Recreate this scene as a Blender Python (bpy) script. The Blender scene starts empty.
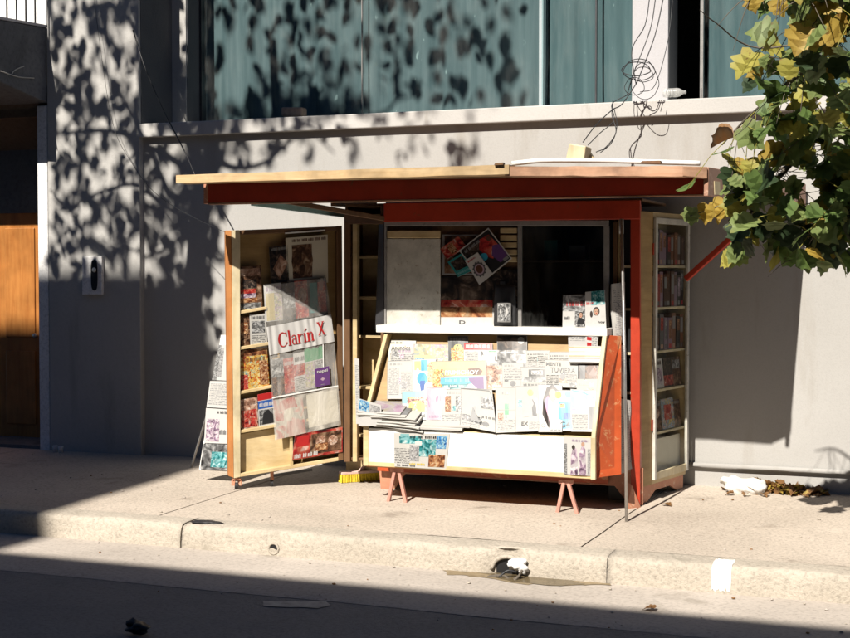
import bpy, bmesh, math, random
from mathutils import Vector, Matrix, noise
rnd = random.Random(7)
sc = bpy.context.scene
C = sc.collection
PI = math.pi
V = Vector

# ------------------------------------------------------------------ camera maths (pixel of the 850x638 photograph -> place in the world)
F = 1380.0
YAW = math.atan(F / 3525.0)
PIT = math.atan(47 / F)
EYE = 1.6
YW = 10.33            # wall plane
YP = 10.27            # pier / ledge plane
SL = 0.02             # fall of the pavement towards the kerb
KX = 0.165             # sun: sideways metres per metre of depth
TZ = 0.985            # sun: fall per metre of depth

def ray(u, v):
    x = (u - 425) / F; y = (319 - v) / F
    cp, sp = math.cos(PIT), math.sin(PIT)
    f = cp + y * sp; up = -sp + y * cp
    cy, sy = math.cos(YAW), math.sin(YAW)
    return V((x * cy - f * sy, x * sy + f * cy, up))
def at(u, v, Y):
    d = ray(u, v); t = Y / d.y
    return V((d.x * t, Y, EYE + d.z * t))
def atz(u, v, z):
    d = ray(u, v); t = (z - EYE) / d.z
    return V((d.x * t, d.y * t, z))
def gnd(u, v, dz=0.0):
    d = ray(u, v); t = (EYE + SL * YW - dz) / (SL * d.y - d.z)
    return V((d.x * t, d.y * t, EYE + d.z * t))
def gz(Y): return -SL * (YW - Y)
class Plane:
    def __init__(s, p, n):
        s.p = V(p); s.n = V(n).normalized()
    def at(s, u, v, off=0.0):
        d = ray(u, v); o = V((0, 0, EYE))
        q = s.p + s.n * off
        t = (q - o).dot(s.n) / d.dot(s.n)
        return o + d * t
def fromY(Y): return Plane((0, Y, 0), (0, -1, 0))

# ------------------------------------------------------------------ materials
MATS = {}
def nodes(name):
    m = bpy.data.materials.new(name); m.use_nodes = True
    nt = m.node_tree; b = nt.nodes['Principled BSDF']
    MATS[name] = m
    return m, nt, b
def N(nt, t, **k):
    n = nt.nodes.new(t)
    for a, v in k.items(): setattr(n, a, v)
    return n
def ramp(nt, fac, stops, interp='LINEAR'):
    r = N(nt, 'ShaderNodeValToRGB'); r.color_ramp.interpolation = interp
    el = r.color_ramp.elements
    while len(el) < len(stops): el.new(0.5)
    for e, (p, c) in zip(el, stops):
        e.position = p; e.color = (*c, 1) if len(c) == 3 else c
    nt.links.new(fac, r.inputs[0]); return r
def noise_tex(nt, scale, detail=4, rough=.55, vec=None, dist=0.0):
    n = N(nt, 'ShaderNodeTexNoise'); n.inputs['Scale'].default_value = scale
    n.inputs['Detail'].default_value = detail; n.inputs['Roughness'].default_value = rough
    n.inputs['Distortion'].default_value = dist
    if vec is not None: nt.links.new(vec, n.inputs['Vector'])
    return n
def coord(nt, which='Object', scale=(1, 1, 1)):
    t = N(nt, 'ShaderNodeTexCoord'); m = N(nt, 'ShaderNodeMapping')
    m.inputs['Scale'].default_value = scale
    nt.links.new(t.outputs[which], m.inputs['Vector']); return m.outputs[0]
def mixc(nt, fac, a, b, blend='MIX'):
    m = N(nt, 'ShaderNodeMix', data_type='RGBA', blend_type=blend)
    if isinstance(fac, float): m.inputs[0].default_value = fac
    else: nt.links.new(fac, m.inputs[0])
    for i, x in ((6, a), (7, b)):
        if isinstance(x, tuple): m.inputs[i].default_value = (*x, 1)
        else: nt.links.new(x, m.inputs[i])
    return m.outputs[2]
def bump(nt, b, h, strength, dist=.01):
    bp = N(nt, 'ShaderNodeBump'); bp.inputs['Strength'].default_value = strength
    bp.inputs['Distance'].default_value = dist
    nt.links.new(h, bp.inputs['Height']); nt.links.new(bp.outputs[0], b.inputs['Normal'])
def sc3(c, k): return tuple(min(1, x * k) for x in c)

def plain(name, col, rough=.6, var=.25, scale=8, metal=0.0, stretch=(1, 1, 1), bmp=.15, spec=.5):
    m, nt, b = nodes(name)
    co = coord(nt, 'Object', stretch)
    n = noise_tex(nt, scale, 6, .6, co)
    r = ramp(nt, n.outputs[0], [(.3, sc3(col, 1 - var)), (.55, col), (.75, sc3(col, 1 + var * .6))])
    nt.links.new(r.outputs[0], b.inputs['Base Color'])
    b.inputs['Roughness'].default_value = rough; b.inputs['Metallic'].default_value = metal
    b.inputs['Specular IOR Level'].default_value = spec
    if bmp:
        n2 = noise_tex(nt, scale * 6, 4, .6, co); bump(nt, b, n2.outputs[0], bmp, .006)
    return m
def wood(name, c1, c2, stretch=(1.5, 1.5, 22), rough=.55, dirt=.25, spec=.4):
    m, nt, b = nodes(name)
    co = coord(nt, 'Object', stretch)
    n = noise_tex(nt, 1.6, 6, .65, co, .6)
    r = ramp(nt, n.outputs[0], [(.32, c1), (.5, tuple((a + c) / 2 for a, c in zip(c1, c2))), (.7, c2)])
    n2 = noise_tex(nt, 3.5, 5, .6, coord(nt, 'Object'))
    r2 = ramp(nt, n2.outputs[0], [(.35, (1 - dirt,) * 3), (.6, (1, 1, 1))])
    nt.links.new(mixc(nt, 1.0, r.outputs[0], r2.outputs[0], 'MULTIPLY'), b.inputs['Base Color'])
    b.inputs['Roughness'].default_value = rough; b.inputs['Specular IOR Level'].default_value = spec
    bump(nt, b, n.outputs[0], .2, .004)
    return m
def worn(name, col, under, amount=.62, rough=.5, scale=5, spec=.5):
    """paint with scuffs of the wood under it"""
    m, nt, b = nodes(name)
    co = coord(nt, 'Object')
    n = noise_tex(nt, scale, 8, .7, co)
    base = ramp(nt, n.outputs[0], [(.3, sc3(col, .7)), (.55, col), (.8, sc3(col, 1.2))])
    n2 = noise_tex(nt, scale * 3.2, 8, .72, co, .4)
    mk = ramp(nt, n2.outputs[0], [(amount, (0, 0, 0)), (amount + .06, (1, 1, 1))])
    nt.links.new(mixc(nt, mk.outputs[0], base.outputs[0], under), b.inputs['Base Color'])
    b.inputs['Roughness'].default_value = rough; b.inputs['Specular IOR Level'].default_value = spec
    bump(nt, b, n2.outputs[0], .15, .004)
    return m
def stone(name, c_lo, c_hi, fine=60, grain=.28, spots=None, rough=.9, crack=False, bmp=.5, big=1.2, streak=None):
    m, nt, b = nodes(name)
    co = coord(nt, 'Object')
    n = noise_tex(nt, big, 8, .62, co)
    r = ramp(nt, n.outputs[0], [(.3, c_lo), (.7, c_hi)])
    g = noise_tex(nt, fine, 5, .7, co)
    gr = ramp(nt, g.outputs[0], [(.3, (1 - grain,) * 3), (.5, (1, 1, 1)), (.72, (1 + grain * .4,) * 3)])
    col = mixc(nt, 1.0, r.outputs[0], gr.outputs[0], 'MULTIPLY')
    if spots:
        s = noise_tex(nt, spots[1], 6, .6, co, .5)
        sr = ramp(nt, s.outputs[0], [(spots[2], (0, 0, 0)), (spots[2] + .1, (1, 1, 1))])
        col = mixc(nt, sr.outputs[0], col, spots[0])
    if streak:
        s = noise_tex(nt, streak[1], 6, .65, coord(nt, 'Object', streak[3]), .2)
        sr = ramp(nt, s.outputs[0], [(streak[2], (0, 0, 0)), (streak[2] + .16, (.7, .7, .7))])
        col = mixc(nt, sr.outputs[0], col, streak[0])
    h = g.outputs[0]
    if crack:
        w = N(nt, 'ShaderNodeTexVoronoi', feature='DISTANCE_TO_EDGE'); w.inputs['Scale'].default_value = .55
        d = noise_tex(nt, 2.0, 6, .7, co)
        mv = N(nt, 'ShaderNodeMix', data_type='VECTOR'); mv.inputs[0].default_value = .35
        nt.links.new(co, mv.inputs[4]); nt.links.new(d.outputs[1], mv.inputs[5])
        nt.links.new(mv.outputs[1], w.inputs['Vector'])
        cr = ramp(nt, w.outputs[0], [(.003, (1, 1, 1)), (.012, (0, 0, 0))])
        col = mixc(nt, cr.outputs[0], col, sc3(c_lo, .45))
    nt.links.new(col, b.inputs['Base Color'])
    b.inputs['Roughness'].default_value = rough; b.inputs['Specular IOR Level'].default_value = .25
    bump(nt, b, h, bmp, .01)
    return m
def glass(name, tint=(.85, .93, .92), ior=1.5, rough=.02, gain=1.0):
    m = bpy.data.materials.new(name); m.use_nodes = True; MATS[name] = m
    nt = m.node_tree; nt.nodes.clear()
    o = N(nt, 'ShaderNodeOutputMaterial'); mx = N(nt, 'ShaderNodeMixShader')
    t = N(nt, 'ShaderNodeBsdfTransparent'); t.inputs[0].default_value = (*tint, 1)
    g = N(nt, 'ShaderNodeBsdfGlossy'); g.inputs['Roughness'].default_value = rough
    lw = N(nt, 'ShaderNodeLayerWeight'); lw.inputs[0].default_value = .5
    pw = N(nt, 'ShaderNodeMath', operation='POWER'); pw.inputs[1].default_value = 5
    nt.links.new(lw.outputs['Facing'], pw.inputs[0])
    f = N(nt, 'ShaderNodeMath', operation='MULTIPLY_ADD'); f.inputs[1].default_value = .5 * gain; f.inputs[2].default_value = .04
    nt.links.new(pw.outputs[0], f.inputs[0])
    d = noise_tex(nt, 3, 6, .7, coord(nt, 'Object', (1, 1, .3)))
    dr = ramp(nt, d.outputs[0], [(.45, (0, 0, 0)), (.8, (.10, .10, .10))])
    df = N(nt, 'ShaderNodeBsdfDiffuse'); df.inputs[0].default_value = (.6, .6, .56, 1)
    m2 = N(nt, 'ShaderNodeMixShader')
    nt.links.new(f.outputs[0], mx.inputs[0]); nt.links.new(t.outputs[0], mx.inputs[1]); nt.links.new(g.outputs[0], mx.inputs[2])
    nt.links.new(dr.outputs[0], m2.inputs[0]); nt.links.new(mx.outputs[0], m2.inputs[1]); nt.links.new(df.outputs[0], m2.inputs[2])
    nt.links.new(m2.outputs[0], o.inputs[0])
    return m
def film(name, haze=.25, col=(.8, .78, .74)):
    """clear plastic film, dusty and a little milky"""
    m = bpy.data.materials.new(name); m.use_nodes = True; MATS[name] = m
    nt = m.node_tree; nt.nodes.clear()
    o = N(nt, 'ShaderNodeOutputMaterial'); mx = N(nt, 'ShaderNodeMixShader')
    t = N(nt, 'ShaderNodeBsdfTransparent'); t.inputs[0].default_value = (.95, .95, .94, 1)
    p = N(nt, 'ShaderNodeBsdfPrincipled'); p.inputs['Base Color'].default_value = (*col, 1); p.inputs['Roughness'].default_value = .22
    n = noise_tex(nt, 7, 5, .6, coord(nt, 'Object', (1, 1, .35)), 1.0)
    r = ramp(nt, n.outputs[0], [(.35, (haze * .4,) * 3), (.7, (min(1, haze * 1.7),) * 3)])
    bp = N(nt, 'ShaderNodeBump'); bp.inputs['Strength'].default_value = .5; bp.inputs['Distance'].default_value = .02
    nt.links.new(n.outputs[0], bp.inputs['Height']); nt.links.new(bp.outputs[0], p.inputs['Normal'])
    nt.links.new(r.outputs[0], mx.inputs[0]); nt.links.new(t.outputs[0], mx.inputs[1]); nt.links.new(p.outputs[0], mx.inputs[2])
    nt.links.new(mx.outputs[0], o.inputs[0])
    return m
def ink(name, cols, scale=3.0, detail=5, rough=.38, contrast=.18, aniso=(1, 1, 1)):
    """an illegible printed picture: blotches of the palette laid out over the UV of a printed patch"""
    m, nt, b = nodes(name)
    co = coord(nt, 'UV', aniso)
    n = noise_tex(nt, scale, detail, .55, co, 1.2)
    k = len(cols); st = []
    for i, c in enumerate(cols): st.append((.5 - contrast + 2 * contrast * i / (k - 1), c))
    r = ramp(nt, n.outputs[0], st)
    n2 = N(nt, 'ShaderNodeTexVoronoi'); n2.inputs['Scale'].default_value = scale * 2.2
    nt.links.new(co, n2.inputs['Vector'])
    r2 = ramp(nt, n2.outputs['Color'], [(.15, (.55, .55, .55)), (.8, (1.15, 1.15, 1.15))])
    nt.links.new(mixc(nt, .8, r.outputs[0], r2.outputs[0], 'MULTIPLY'), b.inputs['Base Color'])
    b.inputs['Roughness'].default_value = rough; b.inputs['Specular IOR Level'].default_value = .3
    return m
def textmat(name, paper=(.78, .77, .74), dark=(.12, .12, .12), period=.011, rough=.7, cover=.55):
    """columns of small print: UV in metres"""
    m, nt, b = nodes(name)
    t = N(nt, 'ShaderNodeTexCoord'); sp = N(nt, 'ShaderNodeSeparateXYZ'); nt.links.new(t.outputs['UV'], sp.inputs[0])
    fr = N(nt, 'ShaderNodeMath', operation='PINGPONG'); fr.inputs[1].default_value = period / 2
    nt.links.new(sp.outputs['Y'], fr.inputs[0])
    lt = N(nt, 'ShaderNodeMath', operation='LESS_THAN'); lt.inputs[1].default_value = period * .26
    nt.links.new(fr.outputs[0], lt.inputs[0])
    n = noise_tex(nt, 1.0, 3, .6, coord(nt, 'UV', (70, 160, 1)))
    gt = N(nt, 'ShaderNodeMath', operation='GREATER_THAN'); gt.inputs[1].default_value = 1 - cover
    nt.links.new(n.outputs[0], gt.inputs[0])
    mu = N(nt, 'ShaderNodeMath', operation='MULTIPLY'); nt.links.new(lt.outputs[0], mu.inputs[0]); nt.links.new(gt.outputs[0], mu.inputs[1])
    nt.links.new(mixc(nt, mu.outputs[0], paper, dark), b.inputs['Base Color'])
    b.inputs['Roughness'].default_value = rough; b.inputs['Specular IOR Level'].default_value = .2
    return m

# ------------------------------------------------------------------ mesh builder
class MB:
    def __init__(s): s.v = []; s.f = []; s.m = []; s.uv = []; s.sm = []; s.mats = []
    def mi(s, m):
        m = MATS[m] if isinstance(m, str) else m
        if m not in s.mats: s.mats.append(m)
        return s.mats.index(m)
    def face(s, pts, m, uvs=None, smooth=False):
        i = len(s.v); s.v += [V(p) for p in pts]
        s.f.append(tuple(range(i, i + len(pts)))); s.m.append(s.mi(m))
        s.uv.append(uvs or [(0, 0)] * len(pts)); s.sm.append(smooth)
    def idx(s, vs, faces, m, smooth=False, uvs=None):
        i = len(s.v); s.v += [V(p) for p in vs]; k = s.mi(m)
        for j, f in enumerate(faces):
            s.f.append(tuple(a + i for a in f)); s.m.append(k); s.sm.append(smooth)
            s.uv.append([uvs[a] for a in f] if uvs else [(0, 0)] * len(f))
    def hexa(s, p, m):
        """8 corners: bottom ring 0-3, top ring 4-7"""
        s.idx(p, [(3, 2, 1, 0), (4, 5, 6, 7), (0, 1, 5, 4), (1, 2, 6, 5), (2, 3, 7, 6), (3, 0, 4, 7)], m)
    def box(s, lo, hi, m):
        (a, b, c), (d, e, f) = lo, hi
        s.hexa([(a, b, c), (d, b, c), (d, e, c), (a, e, c), (a, b, f), (d, b, f), (d, e, f), (a, e, f)], m)
    def obox(s, o, ax, ay, az, m):
        o, ax, ay, az = V(o), V(ax), V(ay), V(az)
        s.hexa([o, o + ax, o + ax + ay, o + ay, o + az, o + ax + az, o + ax + ay + az, o + ay + az], m)
    def slab(s, quad, ext, m):
        """quad of 4 points pushed along ext"""
        q = [V(p) for p in quad]; e = V(ext)
        s.hexa(q + [p + e for p in q], m)
    def prism(s, poly, ext, m):
        q = [V(p) for p in poly]; e = V(ext); n = len(q)
        fs = [tuple(range(n - 1, -1, -1)), tuple(range(n, 2 * n))]
        fs += [(i, (i + 1) % n, (i + 1) % n + n, i + n) for i in range(n)]
        s.idx(q + [p + e for p in q], fs, m)
    def bar(s, a, b, w, h, m, up=(0, 0, 1)):
        a, b = V(a), V(b); d = (b - a).normalized(); u = V(up)
        x = d.cross(u)
        if x.length < 1e-4: x = d.cross(V((1, 0, 0)))
        x.normalize(); y = x.cross(d).normalized()
        x *= w / 2; y *= h / 2
        s.hexa([a - x - y, a + x - y, a + x + y, a - x + y, b - x - y, b + x - y, b + x + y, b - x + y], m)
    def tube(s, pts, r, m, seg=8, r2=None, caps=True, smooth=True):
        pts = [V(p) for p in pts]; n = len(pts); vs = []; fs = []
        ref = V((0.13, 0.21, 0.97))
        for i, p in enumerate(pts):
            d = (pts[min(i + 1, n - 1)] - pts[max(i - 1, 0)]).normalized()
            x = d.cross(ref)
            if x.length < .05: x = d.cross(V((1, 0, 0)))
            x.normalize(); y = d.cross(x)
            if isinstance(r, (list, tuple)): rr = r[i]
            else: rr = r if r2 is None else r + (r2 - r) * i / max(1, n - 1)
            for k in range(seg):
                a = 2 * PI * k / seg; vs.append(p + x * math.cos(a) * rr + y * math.sin(a) * rr)
        for i in range(n - 1):
            for k in range(seg):
                k2 = (k + 1) % seg
                fs.append((i * seg + k, i * seg + k2, (i + 1) * seg + k2, (i + 1) * seg + k))
        if caps: fs += [tuple(range(seg - 1, -1, -1)), tuple((n - 1) * seg + k for k in range(seg))]
        s.idx(vs, fs, m, smooth)
    def lathe(s, c, prof, m, seg=16, axis=(0, 0, 1), smooth=True):
        c = V(c); z = V(axis).normalized(); x = z.orthogonal().normalized(); y = z.cross(x); vs = []; fs = []
        for r, h in prof:
            for k in range(seg):
                a = 2 * PI * k / seg; vs.append(c + z * h + x * r * math.cos(a) + y * r * math.sin(a))
        for i in range(len(prof) - 1):
            for k in range(seg):
                k2 = (k + 1) % seg
                fs.append((i * seg + k, i * seg + k2, (i + 1) * seg + k2, (i + 1) * seg + k))
        s.idx(vs, fs, m, smooth)
    def blob(s, c, r, m, seed=0, amp=.25, sub=2, fr=2.0):
        bm = bmesh.new(); bmesh.ops.create_icosphere(bm, subdivisions=sub, radius=1)
        c = V(c); r = V(r) if not isinstance(r, (int, float)) else V((r, r, r)); vs = []
        for v in bm.verts:
            k = 1 + amp * noise.noise(v.co * fr + V((seed * 7.1, seed * 3.3, seed)))
            vs.append(c + V((v.co.x * r.x, v.co.y * r.y, v.co.z * r.z)) * k)
        fs = [tuple(v.index for v in f.verts) for f in bm.faces]; bm.free()
        s.idx(vs, fs, m, True)
    def build(s, name, parent=None, label=None, cat=None, group=None, kind=None, bevel=0, origin=True, merge=False):
        me = bpy.data.meshes.new(name)
        off = V((0, 0, 0))
        if parent is None and origin and kind is None and s.v:
            xs = [p.x for p in s.v]; ys = [p.y for p in s.v]; zs = [p.z for p in s.v]
            off = V(((min(xs) + max(xs)) / 2, (min(ys) + max(ys)) / 2, min(zs)))
        me.from_pydata([tuple(p - off) for p in s.v], [], s.f)
        for m in s.mats: me.materials.append(m)
        ul = me.uv_layers.new(name='UVMap'); k = 0
        for pi, p in enumerate(me.polygons):
            p.material_index = s.m[pi]; p.use_smooth = s.sm[pi]
            for j in range(len(s.uv[pi])): ul.data[p.loop_start + j].uv = s.uv[pi][j]
        o = bpy.data.objects.new(name, me); C.objects.link(o); o.location = off
        if parent is not None:
            o.parent = parent; o.matrix_parent_inverse = Matrix.Translation(-root_loc(parent))
        tag(o, label, cat, group, kind)
        if bevel:
            md = o.modifiers.new('bevel', 'BEVEL'); md.width = bevel; md.segments = 2; md.limit_method = 'ANGLE'
            md.harden_normals = False
        return o
def root_loc(o):
    # every child sits at the world origin of its coordinates, so only a top-level parent carries an offset
    return o.location.copy() if o.parent is None else V((0, 0, 0))
def tag(o, label=None, cat=None, group=None, kind=None):
    if label: o['label'] = label
    if cat: o['category'] = cat
    if group: o['group'] = group
    if kind: o['kind'] = kind
def thing(name, label, cat, loc=(0, 0, 0), group=None):
    o = bpy.data.objects.new(name, None); C.objects.link(o); o.location = loc
    o.empty_display_size = .1
    tag(o, label, cat, group); return o

# ------------------------------------------------------------------ the materials of the place
stone('asphalt', (.15, .15, .155), (.22, .215, .21), fine=45, big=.7, bmp=.6, spots=((.14, .14, .145), .9, .6))
stone('gutter', (0.382, 0.339, 0.297), (0.488, 0.435, 0.382), fine=40, big=1.1, bmp=.3, spots=((.24, .21, .17), 1.1, .62))
stone('pavement', (0.396, 0.341, 0.281), (0.539, 0.468, 0.391), fine=50, grain=.40, big=.8, bmp=.6, spots=((.24, .20, .16), 1.7, .62), streak=((.52, .45, .38), 1.0, .56, (.6, 1.3, 1)))
stone('kerbstone', (.39, .345, .285), (.51, .455, .38), fine=48, grain=.32, big=2.0, bmp=1.0, spots=((.33, .295, .24), 3.0, .62))
stone('wallpaint', grain=.08, c_lo=(0.374, 0.363, 0.344), c_hi=(0.425, 0.415, 0.399), fine=90, big=.7, bmp=.12, streak=((.31, .285, .25), 2.0, .53, (1.4, 1, .22)))
stone('pierpaint', grain=.08, c_lo=(0.398, 0.388, 0.369), c_hi=(0.471, 0.458, 0.437), fine=30, big=.8, bmp=.3, streak=((.30, .285, .26), 2.4, .58, (1.6, 1, .3)))
stone('ledgepaint', grain=.08, c_lo=(0.445, 0.431, 0.410), c_hi=(0.534, 0.517, 0.494), fine=60, big=1.1, bmp=.2, streak=((.34, .31, .27), 3, .6, (2.4, 1, .5)))
stone('return_shade', grain=.08, c_lo=(.10, .103, .108), c_hi=(.13, .132, .135), fine=60, big=.9, bmp=.2, streak=((.07, .07, .072), 2.4, .6, (1.6, 1, .3)))  # dark grey holding the shade of the side returns in its colour
stone('whitepaint', grain=.08, c_lo=(.42, .41, .42), c_hi=(.50, .49, .505), fine=60, big=1.1, bmp=.2, streak=((.45, .43, .42), 3, .6, (2, 2, .4)))
stone('concrete_dark', (.10, .105, .115), (.16, .165, .175), fine=25, big=1.6, bmp=.5, streak=((.06, .06, .065), 3, .55, (1, 1, .4)))
stone('soffit', (.10, .075, .055), (.14, .105, .075), fine=30, big=1.2, bmp=.2)
stone('facade_white', (.70, .69, .68), (.80, .79, .78), fine=40, big=1, bmp=.1)
stone('opposite', (.03, .038, .052), (.05, .06, .08), fine=20, big=.5, bmp=.2)
stone('roomwall', (.10, .10, .10), (.16, .16, .155), fine=20, big=.5, bmp=0.1)
stone('rubble', (.66, .63, .58), (.80, .78, .74), fine=30, big=5, bmp=.8)
stone('mud', (.20, .15, .085), (.30, .235, .15), fine=24, big=3, bmp=.4, rough=.55)
stone('mud_wet', (.10, .075, .04), (.17, .13, .075), fine=24, big=3, bmp=.15, rough=.22)
plain('darkmetal', (.045, .045, .05), .45, .3, 10)
plain('greymetal', (.30, .29, .28), .4, .25, 12, metal=.3)
plain('steel', (.48, .46, .44), .32, .2, 14, metal=.8)
plain('rubber', (.02, .02, .022), .6, .2, 10)
plain('black', (.008, .008, .009), .5, .2, 10)
plain('cable', (.018, .018, .02), .5, .2, 10)
plain('white_plastic', (.75, .74, .72), .4, .08, 10)
plain('yellow_bristle', (.72, .53, .03), .7, .35, 50, stretch=(4, 4, 1))
plain('broom_pink', (.70, .48, .42), .5, .2, 10)
plain('turquoise', (.30, .50, .50), .45, .25, 9)
plain('paint_white', (.80, .79, .77), .8, .12, 30)
plain('road_paint', (.34, .33, .31), .8, .35, 14)
stone('bar_reflection', grain=.06, c_lo=(.34, .39, .41), c_hi=(.44, .49, .51))
plain('bottle', (.62, .63, .60), .2, .15, 10)
plain('brickbit', (.40, .28, .20), .9, .3, 18, bmp=.5)
wood('ply', (.30, .185, .065), (.42, .275, .11), stretch=(1.6, 1.6, 14))
wood('ply_h', (.29, .18, .06), (.41, .265, .105), stretch=(14, 14, 1.4) )
wood('ply_pale', (.50, .37, .18), (.66, .52, .30), stretch=(3, 3, 9))
wood('cream_wood', (.58, .48, .28), (.70, .61, .42), stretch=(9, 9, 1.2), dirt=.35)
wood('roof_wood', (.50, .34, .17), (.68, .50, .29), stretch=(1.2, 9, 16), dirt=.4)
wood('roof_salmon', (.46, .24, .14), (.62, .38, .25), stretch=(1.2, 9, 16), dirt=.45)
wood('brown_wood', (.11, .055, .025), (.19, .10, .045), stretch=(9, 9, 1.5))
wood('door_wood', (.36, .13, .03), (.50, .21, .055), stretch=(14, 14, 1.1), rough=.4)
wood('orange_wood', (.42, .15, .04), (.55, .24, .075), stretch=(10, 10, 1.4))
plain('strut_red', (.55, .06, .03), .45, .2, 8)
worn('red', (.42, .045, .019), (.20, .075, .035), .62, .38, 4)
worn('red_orange', (.42, .072, .018), (.46, .20, .09), .57, .42, 4)
worn('salmon', (.50, .22, .13), (.58, .40, .27), .58, .6, 6)
worn('pink', (.52, .24, .18), (.42, .28, .2), .62, .55, 7)
worn('side_fascia', (.36, .19, .13), (.50, .33, .24), .56, .5, 3)
worn('white_shelf', (.78, .76, .72), (.55, .45, .33), .68, .45, 6)
worn('white_front', (.80, .79, .76), (.66, .61, .53), .74, .4, 3)
worn('frame_white', (.55, .53, .47), (.28, .24, .18), .6, .5, 9)
worn('frame_grey', (.25, .24, .23), (.15, .14, .13), .6, .5, 9)
glass('window_glass', (.80, .90, .90), 1.5, .03)
glass('cabinet_glass', (.93, .94, .91), 1.5, .02, .35)
glass('dark_glass', (.55, .57, .56), 1.5, .015)
film('film', .22)
film('film_milky', .5, (.72, .69, .62))
film('bottle_film', .35, (.8, .8, .78))

# curtain cloth
def curtain(name, a, b_):
    m, nt, b = nodes(name)
    co = coord(nt, 'Object', (5, 5, .25)); n = noise_tex(nt, 2.2, 6, .6, co)
    r = ramp(nt, n.outputs[0], [(.3, a), (.7, b_)])
    s = noise_tex(nt, 16, 4, .6, coord(nt, 'Object', (1, 1, .35)))
    sr = ramp(nt, s.outputs[0], [(.68, (0, 0, 0)), (.73, (.35, .35, .35))])
    nt.links.new(mixc(nt, sr.outputs[0], r.outputs[0], (.60, .68, .67)), b.inputs['Base Color'])
    b.inputs['Roughness'].default_value = .9; b.inputs['Specular IOR Level'].default_value = .1
curtain('curtain', (.085, .115, .125), (.175, .205, .215))
curtain('curtain_dark', (.07, .105, .115), (.14, .18, .19))

# leaves
def leafmat(name, base, edge, spots, tr=.35):
    m, nt, b = nodes(name)
    co = coord(nt, 'Object'); uv = coord(nt, 'UV')
    n = noise_tex(nt, 14, 5, .6, co)
    g = N(nt, 'ShaderNodeTexGradient', gradient_type='SPHERICAL')
    nt.links.new(uv, g.inputs[0])
    ad = N(nt, 'ShaderNodeMath', operation='ADD'); nt.links.new(g.outputs['Fac'], ad.inputs[0])
    sb = N(nt, 'ShaderNodeMath', operation='MULTIPLY_ADD'); sb.inputs[1].default_value = 1.1; sb.inputs[2].default_value = -.55
    nt.links.new(n.outputs[0], sb.inputs[0]); nt.links.new(sb.outputs[0], ad.inputs[1])
    r = ramp(nt, ad.outputs[0], [(.02, edge), (.22, tuple((a + c) / 2 for a, c in zip(edge, base))), (.42, base), (.8, sc3(base, 1.15))])
    s = noise_tex(nt, 42, 4, .6, co); sr = ramp(nt, s.outputs[0], [(.62, (0, 0, 0)), (.70, (1, 1, 1))])
    col = mixc(nt, sr.outputs[0], r.outputs[0], spots)
    nt.links.new(col, b.inputs['Base Color']); b.inputs['Roughness'].default_value = .5
    b.inputs['Specular IOR Level'].default_value = .35
    t = N(nt, 'ShaderNodeBsdfTranslucent'); nt.links.new(col, t.inputs[0])
    mx = N(nt, 'ShaderNodeMixShader'); mx.inputs[0].default_value = tr
    o = nt.nodes['Material Output']
    nt.links.new(b.outputs[0], mx.inputs[1]); nt.links.new(t.outputs[0], mx.inputs[2]); nt.links.new(mx.outputs[0], o.inputs[0])
leafmat('leaf_green', (.105, .165, .045), (.13, .14, .04), (.09, .09, .03))
leafmat('leaf_pale', (.175, .225, .075), (.26, .23, .07), (.17, .14, .05))
leafmat('leaf_yellow', (.34, .31, .065), (.30, .15, .035), (.18, .09, .03))
leafmat('leaf_gold', (.40, .28, .055), (.20, .08, .025), (.14, .06, .02))
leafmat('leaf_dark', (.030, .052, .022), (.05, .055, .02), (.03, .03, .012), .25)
leafmat('leaf_dry', (.22, .115, .045), (.13, .06, .022), (.10, .05, .02), .15)
stone('bark', (.085, .07, .055), (.17, .145, .115), fine=24, big=4, bmp=1.0)

# print
W = (.80, .79, .77)
plain('newsprint', (.44, .428, .40), .75, .08, 5, bmp=.1)
plain('paper_white', (.47, .46, .445), .5, .06, 5, bmp=.05)
plain('paper_cream', (.56, .52, .42), .6, .08, 5, bmp=.05)
PW = (.44, .43, .405)
textmat('text', PW, (.06, .06, .06)); textmat('text_big', PW, period=.026, cover=.62); textmat('text_pale', PW, (.20, .20, .21), .013, cover=.52)
FLAT = {'k': (.02, .02, .022), 'g': (.12, .12, .125), 'lg': (.32, .32, .32), 'r': (.55, .02, .02), 'o': (.65, .22, .04), 'y': (.75, .58, .10), 'yl': (.66, .54, .24),
        'b': (.03, .12, .45), 'c': (.04, .40, .62), 'cl': (.26, .54, .56), 't': (.03, .30, .30), 'gr': (.05, .35, .14), 'p': (.16, .06, .24), 'pk': (.56, .20, .36), 'pl': (.60, .44, .53),
        's': (.62, .38, .27), 'sd': (.40, .20, .13), 'br': (.14, .055, .03), 'w': (.49, .48, .465), 'mv': (.36, .24, .38), 'cr': (.75, .67, .50), 'hw': (.06, .045, .04)}
for k_, c_ in FLAT.items(): plain('ink_' + k_, c_ if k_ == 'w' else sc3(c_, .66), .42, .10, 20, bmp=0)
_ink = ink
def ink(name, cols, *a, **k): return _ink(name, [sc3(c, .66) for c in cols], *a, **k)
ink('pic_warm', [(.05, .02, .015), (.30, .10, .04), (.62, .34, .16), (.78, .62, .42)])
ink('pic_red', [(.10, .01, .01), (.50, .03, .03), (.62, .16, .10), (.80, .62, .55)])
ink('pic_grey', [(.02, .02, .02), (.16, .16, .16), (.45, .45, .45), (.78, .78, .77)])
ink('pic_pale', [(.26, .26, .27), (.46, .45, .45), (.62, .62, .61)], contrast=.14)
ink('pic_teal', [(.01, .08, .08), (.03, .28, .30), (.30, .60, .62), (.75, .80, .76)])
ink('pic_blue', [(.02, .05, .2), (.05, .25, .6), (.35, .65, .8), (.80, .80, .75)])
ink('pic_mix', [(.05, .25, .35), (.72, .60, .20), (.78, .74, .66), (.70, .20, .14), (.10, .08, .06)], 4.5)
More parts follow.
